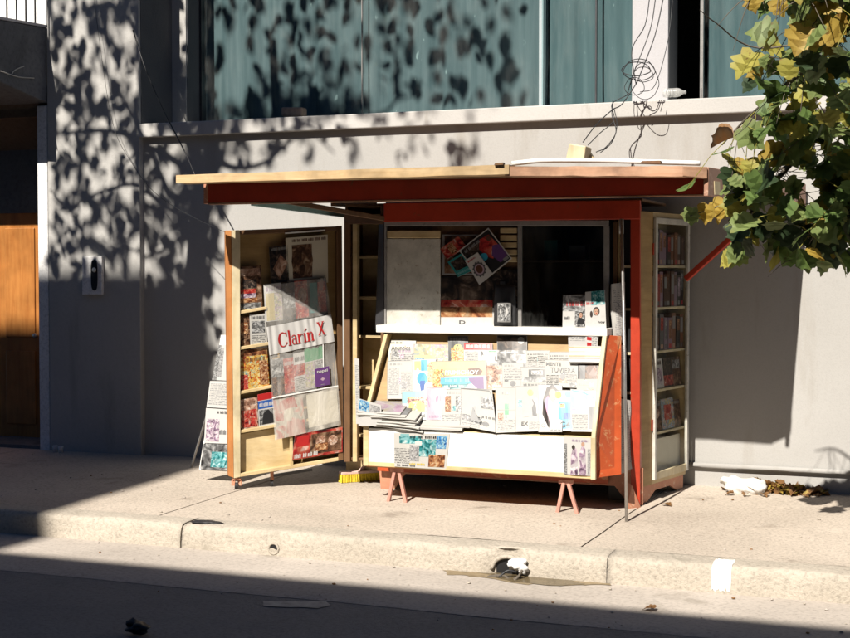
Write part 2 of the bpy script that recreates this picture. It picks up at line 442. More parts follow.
ink('pic_mix2', [(.55, .10, .12), (.78, .72, .66), (.20, .35, .55), (.78, .60, .18), (.12, .05, .08)], 4.0)
ink('pic_pastel', [(.50, .26, .44), (.60, .54, .57), (.60, .55, .28), (.30, .42, .52)], 3.5)
ink('pic_mauve', [(.12, .07, .12), (.40, .27, .38), (.72, .62, .68), (.80, .78, .78)], 4)
ink('pic_dark', [(.006, .006, .008), (.025, .022, .022), (.09, .06, .045), (.25, .19, .15)])
ink('pic_brown', [(.02, .012, .008), (.10, .045, .025), (.26, .14, .08), (.50, .36, .24)])
ink('pic_skin', [(.10, .04, .03), (.45, .24, .16), (.68, .46, .34), (.80, .70, .62)])
ink('pic_flower', [(.55, .03, .03), (.70, .12, .09), (.66, .60, .52), (.60, .56, .48)], 2.2, contrast=.12)
ink('pic_comic', [(.10, .02, .02), (.60, .10, .04), (.78, .50, .08), (.80, .70, .40), (.05, .30, .35)], 5.5)

# ------------------------------------------------------------------ paper goods
def font_mesh(txt, bold=.0):
    cu = bpy.data.curves.new('txt', 'FONT'); cu.body = txt; cu.size = 1; cu.offset = bold; cu.resolution_u = 2
    ob = bpy.data.objects.new('txt', cu); C.objects.link(ob)
    dg = bpy.context.evaluated_depsgraph_get(); dg.update()
    me = ob.evaluated_get(dg).to_mesh()
    vs = [v.co.copy() for v in me.vertices]; fs = [tuple(p.vertices) for p in me.polygons]
    ob.evaluated_get(dg).to_mesh_clear()
    bpy.data.objects.remove(ob); bpy.data.curves.remove(cu)
    if vs:
        x0 = min(v.x for v in vs); x1 = max(v.x for v in vs); y0 = min(v.y for v in vs); y1 = max(v.y for v in vs)
        vs = [V(((v.x - x0) / (x1 - x0), (v.y - y0) / (y1 - y0), 0)) for v in vs]
    return vs, fs
def sheet(mb, q, prints, base='newsprint', thick=.004, bend=0.0, curl=0.0, side=None, nu=6, nv=6, wav=0.0, seed=0):
    """q: TL, TR, BR, BL corners.  A sheet of paper facing the eye with printed patches in its own (u right, v down) frame."""
    TL, TR, BR, BL = [V(p) for p in q]
    nrm = ((BL - TL).cross(TR - TL)).normalized()
    mid = (TL + TR + BR + BL) / 4
    if nrm.dot(V((0, 0, EYE)) - mid) < 0: nrm = -nrm
    w = (TR - TL).length; h = (BL - TL).length
    def P(u, v, o=0.0):
        b = (TL * (1 - u) + TR * u) * (1 - v) + (BL * (1 - u) + BR * u) * v
        d = bend * math.sin(PI * min(1, max(0, u))) + curl * (max(0, v - .55) / .45) ** 2
        if wav: d += wav * noise.noise(V((u * 2.3 + seed * 3.1, v * 2.0, seed)))
        return b + nrm * (d + o)
    def grid(u0, v0, u1, v1, m, o, n1, n2, phys=False, rnduv=True):
        ou, ov = (rnd.uniform(0, 30), rnd.uniform(0, 30)) if rnduv else (0, 0)
        vs = []; uv = []; fs = []
        for j in range(n2 + 1):
            for i in range(n1 + 1):
                u = u0 + (u1 - u0) * i / n1; v = v0 + (v1 - v0) * j / n2
                vs.append(P(u, v, o))
                uv.append(((u - u0) * w + ou, -(v - v0) * h + ov) if phys else (ou + (u - u0) / (u1 - u0 + 1e-6), ov - (v - v0) / (u1 - u0 + 1e-6) * h / max(w, 1e-4)))
        for j in range(n2):
            for i in range(n1):
                a = j * (n1 + 1) + i; fs.append((a, a + n1 + 1, a + n1 + 2, a + 1))
        mb.idx(vs, fs, m, False, uv)
    grid(0, 0, 1, 1, base, 0, nu, nv)
    # back and edges
    s = side or base
    for (a, b) in (((0, 0), (1, 0)), ((1, 0), (1, 1)), ((1, 1), (0, 1)), ((0, 1), (0, 0))):
        k = nu
        for i in range(k):
            t0, t1 = i / k, (i + 1) / k
            p = lambda t: (a[0] + (b[0] - a[0]) * t, a[1] + (b[1] - a[1]) * t)
            p0, p1 = p(t0), p(t1)
            mb.face([P(*p0), P(*p1), P(*p1, -thick), P(*p0, -thick)], s)
    vs = []; fs = []
    for j in range(nv + 1):
        for i in range(nu + 1): vs.append(P(i / nu, j / nv, -thick))
    for j in range(nv):
        for i in range(nu):
            a = j * (nu + 1) + i; fs.append((a, a + 1, a + nu + 2, a + nu + 1))
    mb.idx(vs, fs, s)
    lay = .0007
    for pr in prints:
        k = pr[0]
        if k == 'p':                      # picture or colour field
            _, u0, v0, u1, v1, m = pr[:6]
            n1 = max(1, int(nu * (u1 - u0) + .99)); n2 = max(1, int(nv * (v1 - v0) + .99))
            grid(u0, v0, u1, v1, m, lay, n1, n2)
        elif k == 't':                    # small print
            _, u0, v0, u1, v1, m = pr[:6]
            grid(u0, v0, u1, v1, m, lay, max(1, int(nu * (u1 - u0) + .99)), max(1, int(nv * (v1 - v0) + .99)), True)
        elif k == 'e':                    # round patch
            _, cu, cv, ru, rv, m = pr[:6]
            mb.face([P(cu + ru * math.cos(a), cv - rv * math.sin(a), lay) for a in [2 * PI * i / 18 for i in range(18)]], m,
                    [(cu + .5 * math.cos(2 * PI * i / 18), .5 * math.sin(2 * PI * i / 18)) for i in range(18)])
        elif k == 'g':                    # free polygon
            mb.face([P(a, b, lay) for a, b in pr[1]], pr[2], [(a, b) for a, b in pr[1]])
        elif k == 'w':                    # lettering
            _, u0, v0, u1, v1, txt, m = pr[:7]
            bold = pr[7] if len(pr) > 7 else .012
            vs, fs = font_mesh(txt, bold)
            mb.idx([P(u0 + (u1 - u0) * v.x, v1 + (v0 - v1) * v.y, lay + .003) for v in vs], fs, m)
        elif k == 'h':                    # a headline: uneven dark words
            _, u0, v0, u1, v1, m = pr[:6]; u = u0
            while u < u1 - .02:
                l = min(rnd.uniform(.05, .16), u1 - u)
                # letters of a word
                x = u
                while x < u + l - .012:
                    lw = rnd.uniform(.012, .024)
                    mb.face([P(x, v0 + rnd.choice((0, 0, .25)) * (v1 - v0), lay), P(x + lw, v0 + rnd.choice((0, .2)) * (v1 - v0), lay), P(x + lw, v1, lay), P(x, v1, lay)], m)
                    x += lw + .008
                u += l + .03
        lay += .00014
    return P
def paper(name, label, q, prints, group=None, cat=None, **k):
    mb = MB(); sheet(mb, q, prints, seed=rnd.uniform(0, 99), **k)
    return mb.build(name, None, label, cat or name.replace('_', ' '), group)
def face_print(cu, cv, s, asp, hair='ink_hw', skin='ink_s', top='ink_k'):
    """bust of an anonymous cover figure"""
    return [('e', cu, cv, s * 1.25, s * 1.5 * asp, hair), ('g', [(cu - s * 2, cv + s * 4.2 * asp), (cu - s * 1.7, cv + s * 2.2 * asp), (cu - s * .6, cv + s * 1.4 * asp), (cu + s * .6, cv + s * 1.4 * asp), (cu + s * 1.7, cv + s * 2.2 * asp), (cu + s * 2, cv + s * 4.2 * asp)], top),
            ('e', cu, cv + .1 * s, s * .85, s * 1.15 * asp, skin), ('e', cu - .3 * s, cv, s * .13, s * .1 * asp, 'ink_k'), ('e', cu + .3 * s, cv, s * .13, s * .1 * asp, 'ink_k'), ('e', cu, cv + .6 * s * asp, s * .28, s * .1 * asp, 'ink_r')]
def newspage(cols=3, pic=None, head='ink_k', mast=None):
    o = []
    if mast: o.append(('h', .06, .04, .7, .12, mast))
    o.append(('h', .06, .15, .94, .22, head))
    for i in range(cols):
        a = .06 + .88 * i / cols; b = a + .88 / cols - .03
        o.append(('t', a, .27, b, .60, 'text')); o.append(('t', a, .64, b, .95, 'text_pale'))
    if pic: o.append(('p', *pic))
    return o

# ================================================================== SETTING
def structure(name, mb, **k): return mb.build(name, None, kind='structure', origin=False, **k)
XL, XR = -16.0, 8.0
JX = [-16.0, -13.8, -10.9, -7.95, -5.02, -2.08, .86, 3.8, 8.0]
KY = 7.78
mb = MB()
for i in range(len(JX) - 1):
    a, b = JX[i] + .006, JX[i + 1] - .006
    nx = 18; ny = 14; vs = []; fs = []
    for j in range(ny + 1):
        for k in range(nx + 1):
            y = 7.99 + (10.6 - 7.99) * j / ny; x = a + (b - a) * k / nx
            x += .035 * (9.2 - y)*-1 if 0 < i < 7 else 0
            z = gz(y) + .008 * noise.noise(V((x * .9, y * 1.4, 0))) + .003 * noise.noise(V((x * 4, y * 4, 3)))
            vs.append((x, y, z))
    for j in range(ny):
        for k in range(nx):
            q = j * (nx + 1) + k; fs.append((q, q + 1, q + nx + 2, q + nx + 1))
    mb.idx(vs, fs, 'pavement', True)
    # joint walls
    e0 = [vs[j * (nx + 1)] for j in range(ny + 1)]; e1 = [vs[j * (nx + 1) + nx] for j in range(ny + 1)]
    for e in (e0, e1):
        for j in range(ny): mb.face([e[j], e[j + 1], V(e[j + 1]) - V((0, 0, .03)), V(e[j]) - V((0, 0, .03))], 'pavement')
structure('pavement', mb)
mb = MB(); mb.face([(XL, 7.95, gz(7.95) - .03), (XR, 7.95, gz(7.95) - .03), (XR, 14, -.03), (XL, 14, -.03)], 'mud'); structure('ground', mb)
# kerb: weathered stones, each with a rounded worn arris
mb = MB()
KJ = [-16, -12.4, -9.2, at(181, 530, KY).x, at(607, 575, KY).x, .1, 3.4, 8]
prof = [(7.99, -.046), (7.93, -.045), (7.86, -.047), (7.815, -.049), (7.79, -.058), (7.781, -.085), (7.775, -.13), (7.772, -.17), (7.77, -.24)]
def kerb_pt(i, x, pi):
    y, z = prof[pi]; amp = (0, .3, .7, 1.2, 1.5, 1.2, 1, .8, .5)[pi]
    q = V((x * 7, y * 9, z * 9)); q2 = V((x * 1.6, 2.2, i))
    yy = y + amp * (.008 * noise.noise(q) + .005 * noise.noise(q * 2.7) + .012 * noise.noise(q2))
    zz = z + amp * (.006 * noise.noise(q + V((9, 0, 0))) - .010 * max(0, noise.noise(q2 + V((3, 3, 0)))))
    dx = (x - at(508, 566, KY).x) / .13                 # the mouth of the drain is knocked out of the stone
    if abs(dx) < 1 and pi >= 4: yy += .05 * (1 - dx * dx)
    return V((x, yy, zz))
for i in range(len(KJ) - 1):
    a, b = KJ[i] + .0016, KJ[i + 1] - .0016; n = int((b - a) / .045); vs = []; fs = []
    for k in range(n + 1):
        x = a + (b - a) * k / n
        for pi in range(len(prof)):
            p = kerb_pt(i, x, pi)
            if k < 4 and i == 3: p.y += .012 * (1 - k / 4); p.z -= .005 * (1 - k / 4)
            vs.append(p)
    m = len(prof)
    for k in range(n):
        for p in range(m - 1): fs.append((k * m + p, k * m + p + 1, (k + 1) * m + p + 1, (k + 1) * m + p))
    fs += [tuple(range(m)), tuple(n * m + p for p in range(m - 1, -1, -1))]
    mb.idx(vs, fs, 'kerbstone', True)
structure('kerb', mb)
def flat(name, pts, z, m):
    mb = MB(); mb.face([(p[0], p[1], z) for p in pts], m); return structure(name, mb)
mb = MB(); vs = []; fs = []
for j in range(5):
    for k in range(61):
        x = XL + (XR - XL) * k / 60; y = (6.82, 6.90, 7.2, 7.5, 7.86)[j] + (.03 * noise.noise(V((x * 1.1, 0, 0))) if j == 0 else 0)
        vs.append((x, y, (-.2125 if j == 0 else -.200 - .006 * j / 4) + .0012 * noise.noise(V((x, y, 1)))))
for j in range(4):
    for k in range(60): q = j * 61 + k; fs.append((q, q + 1, q + 62, q + 61))
mb.idx(vs, fs, 'gutter', True); structure('gutter', mb)
mb = MB(); vs = []; fs = []
for j in range(25):
    for k in range(61):
        x = -30 + 60 * k / 60; y = -8 + (7.0 + 8) * j / 24
        vs.append((x, y, -.215 + .0035 * noise.noise(V((x * .8, y * .8, 5))) + max(0, .05 - .0035 * abs(y - 1.5)**1.5*.3 )*0))
for j in range(24):
    for k in range(60): q = j * 61 + k; fs.append((q, q + 1, q + 62, q + 61))
mb.idx(vs, fs, 'asphalt', True); structure('road', mb)
# painted dash on the road, painted mark on the kerb, wet mud in the gutter
def ragged(cx, pts, n=6, amp=.01, seed=0):
    out = []
    for i in range(len(pts)):
        a, b = V(pts[i]), V(pts[(i + 1) % len(pts)])
        for k in range(n):
            p = a.lerp(b, k / n); q = V((noise.noise(p * 9 + V((seed, 0, 0))), noise.noise(p * 9 + V((0, seed, 4))), 0)) * amp
            out.append(p + q)
    return out
mb = MB(); mb.face(ragged(0, [atz(262, 601.5, -.2105), atz(326, 601.5, -.2105), atz(330, 605, -.2105), atz(318, 608.5, -.2105), atz(266, 606, -.2105)], 5, .02), 'road_paint'); structure('road_marking', mb)
mud = [(440, 571.5), (470, 570.5), (520, 571.5), (560, 575), (595, 580), (612, 585), (590, 586), (560, 585.5), (510, 582), (466, 576)]
mb = MB(); mb.face(ragged(0, [atz(u, v, -.2022) for u, v in mud], 8, .07, 3), 'mud'); mb.build('mud_patch', None, kind='stuff', origin=False)
mb = MB(); mb.face(ragged(0, [atz(u, v, -.2008) for u, v in ((478, 572), (515, 573.5), (560, 578), (585, 583), (560, 586), (510, 581.5))], 8, .05, 8), 'mud_wet'); mb.build('mud_patch', None, kind='stuff', origin=False)
mb = MB(); pm = []
x0, x1 = at(712, 575, KY).x, at(731, 575, KY).x
n = 16; vs = []; fs = []; m_ = 8
for k in range(n + 1):
    x = x0 + (x1 - x0) * k / n
    for pi in range(1, 9):
        p = kerb_pt(4, x, pi) + V((0, -.0025, .002))
        if pi == 8: p.z += .05 + .03 * noise.noise(V((k * .8, 5, 0)))
        if pi == 1: p.y -= .03 * noise.noise(V((k * .7, 0, 0)))
        if k in (0, n): p.x += .012 * noise.noise(V((pi * 1.3, k, 2)))
        vs.append(p)
for k in range(n):
    for p in range(m_ - 1): fs.append((k * m_ + p, k * m_ + p + 1, (k + 1) * m_ + p + 1, (k + 1) * m_ + p))
mb.idx(vs, fs, 'paint_white', True); structure('kerb_paint', mb)

# ================================================================== THE COMMERCIAL BUILDING BEHIND
xP0 = at(48.5, 250, YP).x; xP1 = at(140, 250, YP).x
zS0 = at(450, 124.5, YP).z; zS1 = at(450, 109.5, YP).z          # ledge
B = thing('commercial_building', 'beige painted building front with a wide curtained window above a pale ledge', 'building', (xP1, YW, 0))
mb = MB(); mb.box((xP1, YW, -.1), (XR, YW + .35, zS0), 'wallpaint'); mb.build('wall', B)
mb = MB(); mb.box((xP0, YP, -.1), (xP1, YW + .9, 6.5), 'pierpaint'); mb.build('pier', B, 'pale rendered pier dappled with tree shade', bevel=.006)
mb = MB(); mb.box((xP1 - .012, YP - .004, zS0), (XR, YW + 1.0, zS1), 'ledgepaint'); mb.build('ledge', B, bevel=.008)
YR, YG = 10.80, 11.05
xa = at(186, 60, YR).x; xg = at(202, 60, YG).x
mb = MB(); mb.box((xP1 + .001, YR, zS1), (xa, YG + .25, 6.5), 'pierpaint'); mb.build('window_reveal', B)
mb = MB(); mb.box((xP1 + .001, YP + .03, zS1), (xP1 + .006, YR, 6.5), 'return_shade'); mb.build('reveal_shade', B)  # thin dark sheet: the unlit side return painted as shade
mb = MB(); mb.box((xa + .001, YR + .012, zS1), (xa + .007, YG, 6.5), 'return_shade'); mb.build('reveal_shade', B)  # same painted shade on the inner return
xc0, xc1 = at(632, 60, YR).x, at(668, 60, YR).x
mb = MB(); mb.box((xc0, YR, zS1), (xc1, YG + .12, 6.5), 'whitepaint'); mb.build('column', B, 'pale lilac white column between the windows', bevel=.005)
mb = MB(); mb.box((xc1 + .001, YR + .02, zS1), (xc1 + .005, YG + .1, 6.5), 'return_shade'); mb.build('column_shade', B)  # shade of the column's right side, painted on a thin sheet
mb = MB(); mb.box((xa, YR - .4, 5.0), (XR, YG + .4, 6.5), 'wallpaint'); mb.build('lintel', B)
# windows
def pane(u0, u1, name='pane'):
    return (at(u0, 60, YG).x, at(u1, 60, YG).x)
Wn = MB(); zf = zS1
xs_ = [xg, at(362, 60, YG).x, at(541, 60, YG).x, at(596, 60, YG).x, xc0 + .0]
Wn.box((xg, YG - .02, zf), (xc0, YG + .04, zf + .035), 'darkmetal')
Wn.box((xg - .04, YG - .03, zf), (xg + .012, YG + .05, 5.0), 'darkmetal')
win = Wn.build('window_frame', B)
for i in range(4):
    g = MB(); yy_ = YG + .004 * (i % 2); g.face([(xs_[i] + .006, yy_, zf + .03), (xs_[i + 1] - .004, yy_, zf + .03), (xs_[i + 1] - .004, yy_, 5.0), (xs_[i] + .006, yy_, 5.0)], 'window_glass'); g.build('glass_pane', win)
g = MB(); g.box((xs_[2] - .018, YG + .002, zf + .03), (xs_[2] + .018, YG + .03, 5.0), 'bar_reflection'); g.build('glazing_bar', win)  # bluish column reflection is put into this bar's pale colour
g = MB(); g.box((xs_[3] - .006, YG - .006, zf + .03), (xs_[3] + .006, YG + .02, 5.0), 'darkmetal'); g.build('glazing_bar', win)
g = MB(); g.box((xs_[1] - .004, YG - .004, zf + .03), (xs_[1] + .004, YG + .016, 5.0), 'greymetal'); g.build('glazing_bar', win)
x2 = at(702, 60, YG).x
w2 = MB(); w2.box((x2 - .012, YG - .02, zf), (x2 + .012, YG + .03, 5.0), 'greymetal'); w2.box((x2, YG - .02, zf), (XR, YG + .03, zf + .03), 'darkmetal')
win2 = w2.build('window_frame', B)
g = MB(); g.face([(x2 + .01, YG, zf + .03), (XR, YG, zf + .03), (XR, YG, 5.0), (x2 + .01, YG, 5.0)], 'window_glass'); g.build('glass_pane', win2)
def curtain_mesh(x0, x1, y, m, name, amp=.035, wl=.17, seed=0):
    mb = MB(); n = int((x1 - x0) / .018); vs = []; fs = []
    for k in range(n + 1):
        x = x0 + (x1 - x0) * k / n
        ph = x / wl * 2 * PI + 2.2 * noise.noise(V((x * 1.3, seed, 0)))
        for z in (zf - .02, zf + .5, 5.05):
            a = amp * (1 if z < 4 else .8)
            vs.append((x + .006 * math.sin(z * 3 + x), y + a * math.sin(ph) + .02 * noise.noise(V((x * 3, z, seed))), z))
    for k in range(n):
        for j in range(2): fs.append((k * 3 + j, k * 3 + j + 1, (k + 1) * 3 + j + 1, (k + 1) * 3 + j))
    mb.idx(vs, fs, m, True); return mb.build(name, B)
curtain_mesh(xg - .1, xs_[2] + .02, YG + .12, 'curtain', 'curtain', .012, .24, 1)
curtain_mesh(xs_[2] + .03, xc0 + .15, YG + .14, 'curtain_dark', 'curtain', .012, .19, 2)
curtain_mesh(x2 + .02, XR, YG + .13, 'curtain_dark', 'curtain', .018, .21, 3)
# the dark room behind
mb = MB(); x0 = xg - .1
mb.face([(x0, 14, zf), (XR, 14, zf), (XR, 14, 5.2), (x0, 14, 5.2)], 'roomwall')
mb.face([(x0, YG + .4, 5.2), (XR, YG + .4, 5.2), (XR, 14, 5.2), (x0, 14, 5.2)], 'roomwall')
mb.face([(x0, YG + .3, zf - .01), (XR, YG + .3, zf - .01), (XR, 14, zf - .01), (x0, 14, zf - .01)], 'roomwall')
mb.face([(x0, YG + .2, zf), (x0, 14, zf), (x0, 14, 5.2), (x0, YG + .2, 5.2)], 'roomwall')
mb.face([(XR, YG + .2, zf), (XR, 14, zf), (XR, 14, 5.2), (XR, YG + .2, 5.2)], 'roomwall')
mb.build('room', B)
# conduit low on the wall, and its riser
zc = at(704, 465, YW).z
mb = MB(); mb.tube([(at(640, 460, YW).x, YW - .022, zc), (XR, YW - .022, zc)], .02, 'wallpaint', 10)
mb.build('conduit', B)

# ================================================================== NEIGHBOURING HOUSE ON THE LEFT
xn = xP0 - .012
yD = 10.80
zB1 = lambda Y: at(43, 28, 10.3).z + (at(0, 20.6, 9.72).z - at(43, 28, 10.3).z) * (10.3 - Y) / .58
zB0 = lambda Y: at(43, 103.4, 10.3).z + (at(0, 84.6, 9.72).z - at(43, 103.4, 10.3).z) * (10.3 - Y) / .58
Hs = thing('neighbouring_house', 'dark entrance with a wooden door below a grey concrete balcony', 'house', (xn - .3, 10.3, 0))
xj = at(38.5, 300, 10.28).x
mb = MB(); mb.box((xj, 10.28, -.05), (xn, 10.9, zB0(10.3) - .02), 'facade_white'); mb.build('door_jamb', Hs, 'white painted jamb with a chipped foot', bevel=.008)
zq = at(20, 150, yD).z; zdt = at(20, 213, yD).z
mb = MB(); mb.box((-16, yD, zdt), (xj, yD + .25, 3.4), 'concrete_dark'); mb.box((-16, yD + .12, -.05), (-10.2, yD + .25, zdt), 'concrete_dark'); mb.build('wall', Hs)
mb = MB(); mb.box((-16, 10.35, 3.0), (xn, 10.6, 3.3), 'soffit'); mb.face([(-16, 10.3, zB0(10.3)), (xj, 10.3, zB0(10.3)), (xj, yD, zq), (-16, yD, zq)], 'soffit'); mb.build('soffit', Hs)
mb = MB(); Yf = 9.62
pr = [(xn, Yf, zB0(Yf)), (xn, 10.3, zB0(10.3)), (xn, 10.3, zB1(10.3)), (xn, Yf, zB1(Yf))]
mb.prism(pr, (-6, 0, 0), 'concrete_dark'); bal = mb.build('balcony', Hs, bevel=.01)
mb = MB(); mb.prism([(xn + .01, p[1], p[2]) for p in [(0, Yf, zB1(Yf) + .001), (0, 10.3, zB1(10.3) + .001), (0, 10.3, zB1(10.3) + .022), (0, Yf, zB1(Yf) + .022)]], (-.12, 0, 0), 'whitepaint'); mb.build('coping', bal)
for i in range(4):
    Y = 10.18 - .115 * i * 1.12
    mb = MB(); mb.tube([(xn - .04, Y, zB1(Y)), (xn - .04, Y, zB1(Y) + 1.0)], .008, 'darkmetal', 8); mb.build('railing_bar', bal)
mb = MB(); mb.tube([(xn - .04, 10.28, zB1(10.2) + 1.0), (xn - .04, Yf, zB1(Yf) + 1.0)], .015, 'darkmetal', 8); mb.build('handrail', bal)
mb = MB(); mb.box((-16, 10.9, 3.3), (xn, 11.2, 6.5), 'facade_white'); mb.build('upper_wall', Hs)
# panelled door in the recess
xd1 = xj + .02; xd0 = xd1 - 1.0
mb = MB(); mb.box((xd0 - .9, yD + .02, 0.03), (xd1, yD + .06, zdt), 'door_wood'); dr = mb.build('door', Hs)
for k, (a, b) in enumerate(((xd1 - .34, xd1 - .10), (xd1 - .80, xd1 - .46), (xd1 - 1.3, xd1 - .92))):
    for z0, z1 in ((.15, .85), (.98, zdt - .14)):
        mb = MB(); mb.box((a, yD + .005, z0), (b, yD + .019, z1), 'door_wood'); mb.build('door_panel', dr, bevel=.012)
mb = MB()
for x in (xd1 - .405, ): mb.box((x - .008, yD + .012, .04), (x + .008, yD + .0195, zdt - .01), 'brown_wood')
mb.build('door_seam', dr)
mb = MB(); mb.lathe((xd1 - .445, yD + .02, 1.0), [(.0, -.05), (.02, -.05), (.024, -.035), (.012, -.02), (.012, 0)], 'steel', 12, (0, 1, 0)); mb.build('handle', dr)
mb = MB(); mb.box((-16, 10.3, -.03), (xj, yD + .12, .03), 'concrete_dark'); mb.build('doorstep', Hs)
# twigs of a dead creeper on the balcony side
def twig(name, pts, r, m, label, cat):
    mb = MB()
    for p in pts: mb.tube(p, r, m, 6)
    return mb.build(name, None, label, cat)
def curve(pts, n=6):
    """smooth path through points"""
    P = [V(p) for p in pts]; P = [P[0] * 2 - P[1]] + P + [P[-1] * 2 - P[-2]]; out = []
    for i in range(1, len(P) - 2):
        for k in range(n):
            t = k / n; a, b, c, d = P[i - 1], P[i], P[i + 1], P[i + 2]
            out.append(.5 * ((2 * b) + (c - a) * t + (2 * a - 5 * b + 4 * c - d) * t * t + (3 * b - a - 3 * c + d) * t * t * t))
    out.append(P[-2]); return out
side = Plane((xn, 10, 3), (1, 0, 0))
twig('dry_twig', [curve([side.at(a, b, .012) for a, b in ((1, 71), (9, 74), (20, 77), (34, 78))]), curve([side.at(a, b, .014) for a, b in ((11, 75), (15, 70), (24, 66))])], .005, 'newsprint', 'pale dead creeper stem clinging to the grey balcony side', 'twig')

# wall box (door phone) on the pier
pp = fromY(YP)
mb = MB(); q = [pp.at(u, v, .002) for u, v in ((84.5, 256), (104, 256), (104, 294.5), (84.5, 294.5))]
mb.slab(q, (0, -.035, 0), 'facade_white'); wb = mb.build('wall_box', None, 'pale metal box with a dark oval slot on the dappled pier', 'wall box', bevel=.004)
mb = MB(); c = pp.at(94.3, 275, .04); rw, rh = .034, .135; pts = []
for k in range(24):
    a = 2 * PI * k / 24; y = math.sin(a); x = math.cos(a)
    pts.append(c + V((rw * (abs(x) ** .6) * (1 if x > 0 else -1), 0, rh * (abs(y) ** .7) * (1 if y > 0 else -1))))
mb.prism(pts, (0, -.004, 0), 'black'); mb.build('slot', wb).matrix_parent_inverse = Matrix.Translation(-wb.location)
mb = MB(); mb.blob(c + V((.004, -.01, .045)), (.022, .008, .022), 'bottle', 3, .1); mb.build('knob', wb).matrix_parent_inverse = Matrix.Translation(-wb.location)
# two white stubs by the pier foot
for i, (u, v) in enumerate(((55.2, 452.2), (60.8, 453))):
    p = gnd(u, v); p.y = min(p.y, YP - .05)
    mb = MB(); mb.lathe(p, [(.0, 0), (.018, 0), (.024, .055), (.022, .06), (.0, .058)], 'white_plastic', 12)
    mb.build('plastic_cup', None, ('small white plastic cup at the pier foot, nearer the wooden door', 'small white plastic cup at the pier foot, nearer the newsstand')[i], 'cup', 'white cups at the foot of the pier')
# brick and bottle on the ledge
mb = MB(); a = at(281, 116, 10.42); b = at(302, 116, 10.42)
mb.slab([a, b, b + V((0, .1, 0)), a + V((0, .1, 0))], (.0, 0, .075), 'brickbit'); mb.build('brick', None, 'broken brick lying on the window ledge', 'brick', bevel=.012)
mb = MB(); a = at(663, 93, 10.36); b = at(686, 92, 10.36)
d = (b - a); mb.lathe(a, [(.0, 0), (.03, .003), (.034, .02), (.034, d.length * .62), (.03, d.length * .72), (.013, d.length * .88), (.013, d.length), (0, d.length)], 'bottle_film', 14, d)
mb.build('plastic_bottle', None, 'clear plastic bottle lying on the ledge below the white column', 'bottle')
# cables
def cable(paths, r, label, name='cable', m='cable', group=None):
    mb = MB()
    for p in paths: mb.tube(curve(p, 6), r * rnd.uniform(.6, 1.15), m, 6)
    return mb.build(name, None, label, 'cable', group)
cable([[at(133, 30, 10.2), at(146, 70, 10.1), at(165, 113, 9.95), at(184, 150, 9.8), at(195, 175, 9.6)]], .007, 'thick black cable running down from the pier to the kiosk roof')
cable([[at(94, -5, 10.24), at(98, 30, 10.22), at(112, 120, 10.2), at(130, 160, 10.1), at(160, 197, 9.95), at(220, 230, 9.3), at(245, 234, 9.2)]], .003, 'thin dark wire sagging across the pier to the top of the open door')
kn = at(636, 84, 10.1)
paths = [[at(664, -5, 10.4), at(655, 35, 10.3), at(640, 75, 10.12), kn], [at(673, -5, 10.4), at(668, 40, 10.3), at(655, 85, 10.15), at(640, 92, 10.1)],
         [at(650, -5, 10.4), at(645, 25, 10.3), at(632, 50, 10.2), kn], [at(656, -5, 10.4), at(650, 30, 10.3), at(634, 72, 10.2), at(627, 95, 10.05)]]
for k in range(5):
    cx, cy = 636 + rnd.uniform(-10, 10), 78 + rnd.uniform(-10, 12); rx, ry = rnd.uniform(8, 22), rnd.uniform(6, 19); a0 = rnd.uniform(0, 6); pth = []
    for j in range(12):
        a = a0 + j * .62; pth.append(at(cx + rx * math.cos(a) * (1 + .1 * math.sin(3 * a)), cy + ry * math.sin(a), 10.12 + .05 * math.sin(a * 1.7 + k)))
    paths.append(pth)
paths += [[kn, at(622, 104, 10.05), at(612, 110, 9.95), at(596, 125, 9.8), at(583, 142, 9.6)], [at(627, 95, 10.05), at(612, 104, 10.0), at(614, 120, 9.9), at(600, 133, 9.8), at(588, 145, 9.6)],
          [at(614, 108, 10.0), at(617, 125, 9.9), at(612, 142, 9.8), at(600, 153, 9.7)], [at(613, 100, 10.0), at(612, 115, 9.9), at(616, 132, 9.85), at(606, 147, 9.75), at(596, 152, 9.7)]]
cable(paths, .0042, 'tangle of black wires hanging from the column down to the kiosk roof', 'cable_tangle')

# ================================================================== THE NEWSSTAND
K = thing('newsstand', 'red wooden newsstand with flat roof, open side door and sloping counter of newspapers', 'newsstand', (-3.1, 9.4, gz(9.4)))
YF = 9.36
def part(mb, name, parent=None, label=None, bevel=.004, **k): return mb.build(name, parent or K, label, bevel=bevel, **k)
def board(quad, ext, m):
    mb = MB(); mb.slab(quad, ext, m); return mb
# ---- roof
zr = lambda x: 0
ft = fromY(8.44)
A0, A1, A2, A3 = at(176, 175, 8.44), at(509, 164.5, 8.44), at(509, 174, 8.44), at(176, 183, 8.44)
B0, B1, B2, B3 = at(505, 167, 8.45), at(683, 166, 8.45), at(683, 176.3, 8.45), at(505, 175.5, 8.45)
P1 = at(708, 167, 8.55); P2 = at(806, 184, 10.28)
BLc = V((-4.38, 10.26, A0.z + .02))
lo = .022
mb = MB()
top = [V((A3.x + .03, 8.47, A0.z - .006)), V((A2.x, 8.47, A1.z - .008)), V((B2.x - .02, 8.475, B1.z - .008)), V((P1.x - .01, 8.55, P1.z - .006)), V((P2.x - .01, 10.26, P2.z - .004)), BLc - V((0, 0, .006))]
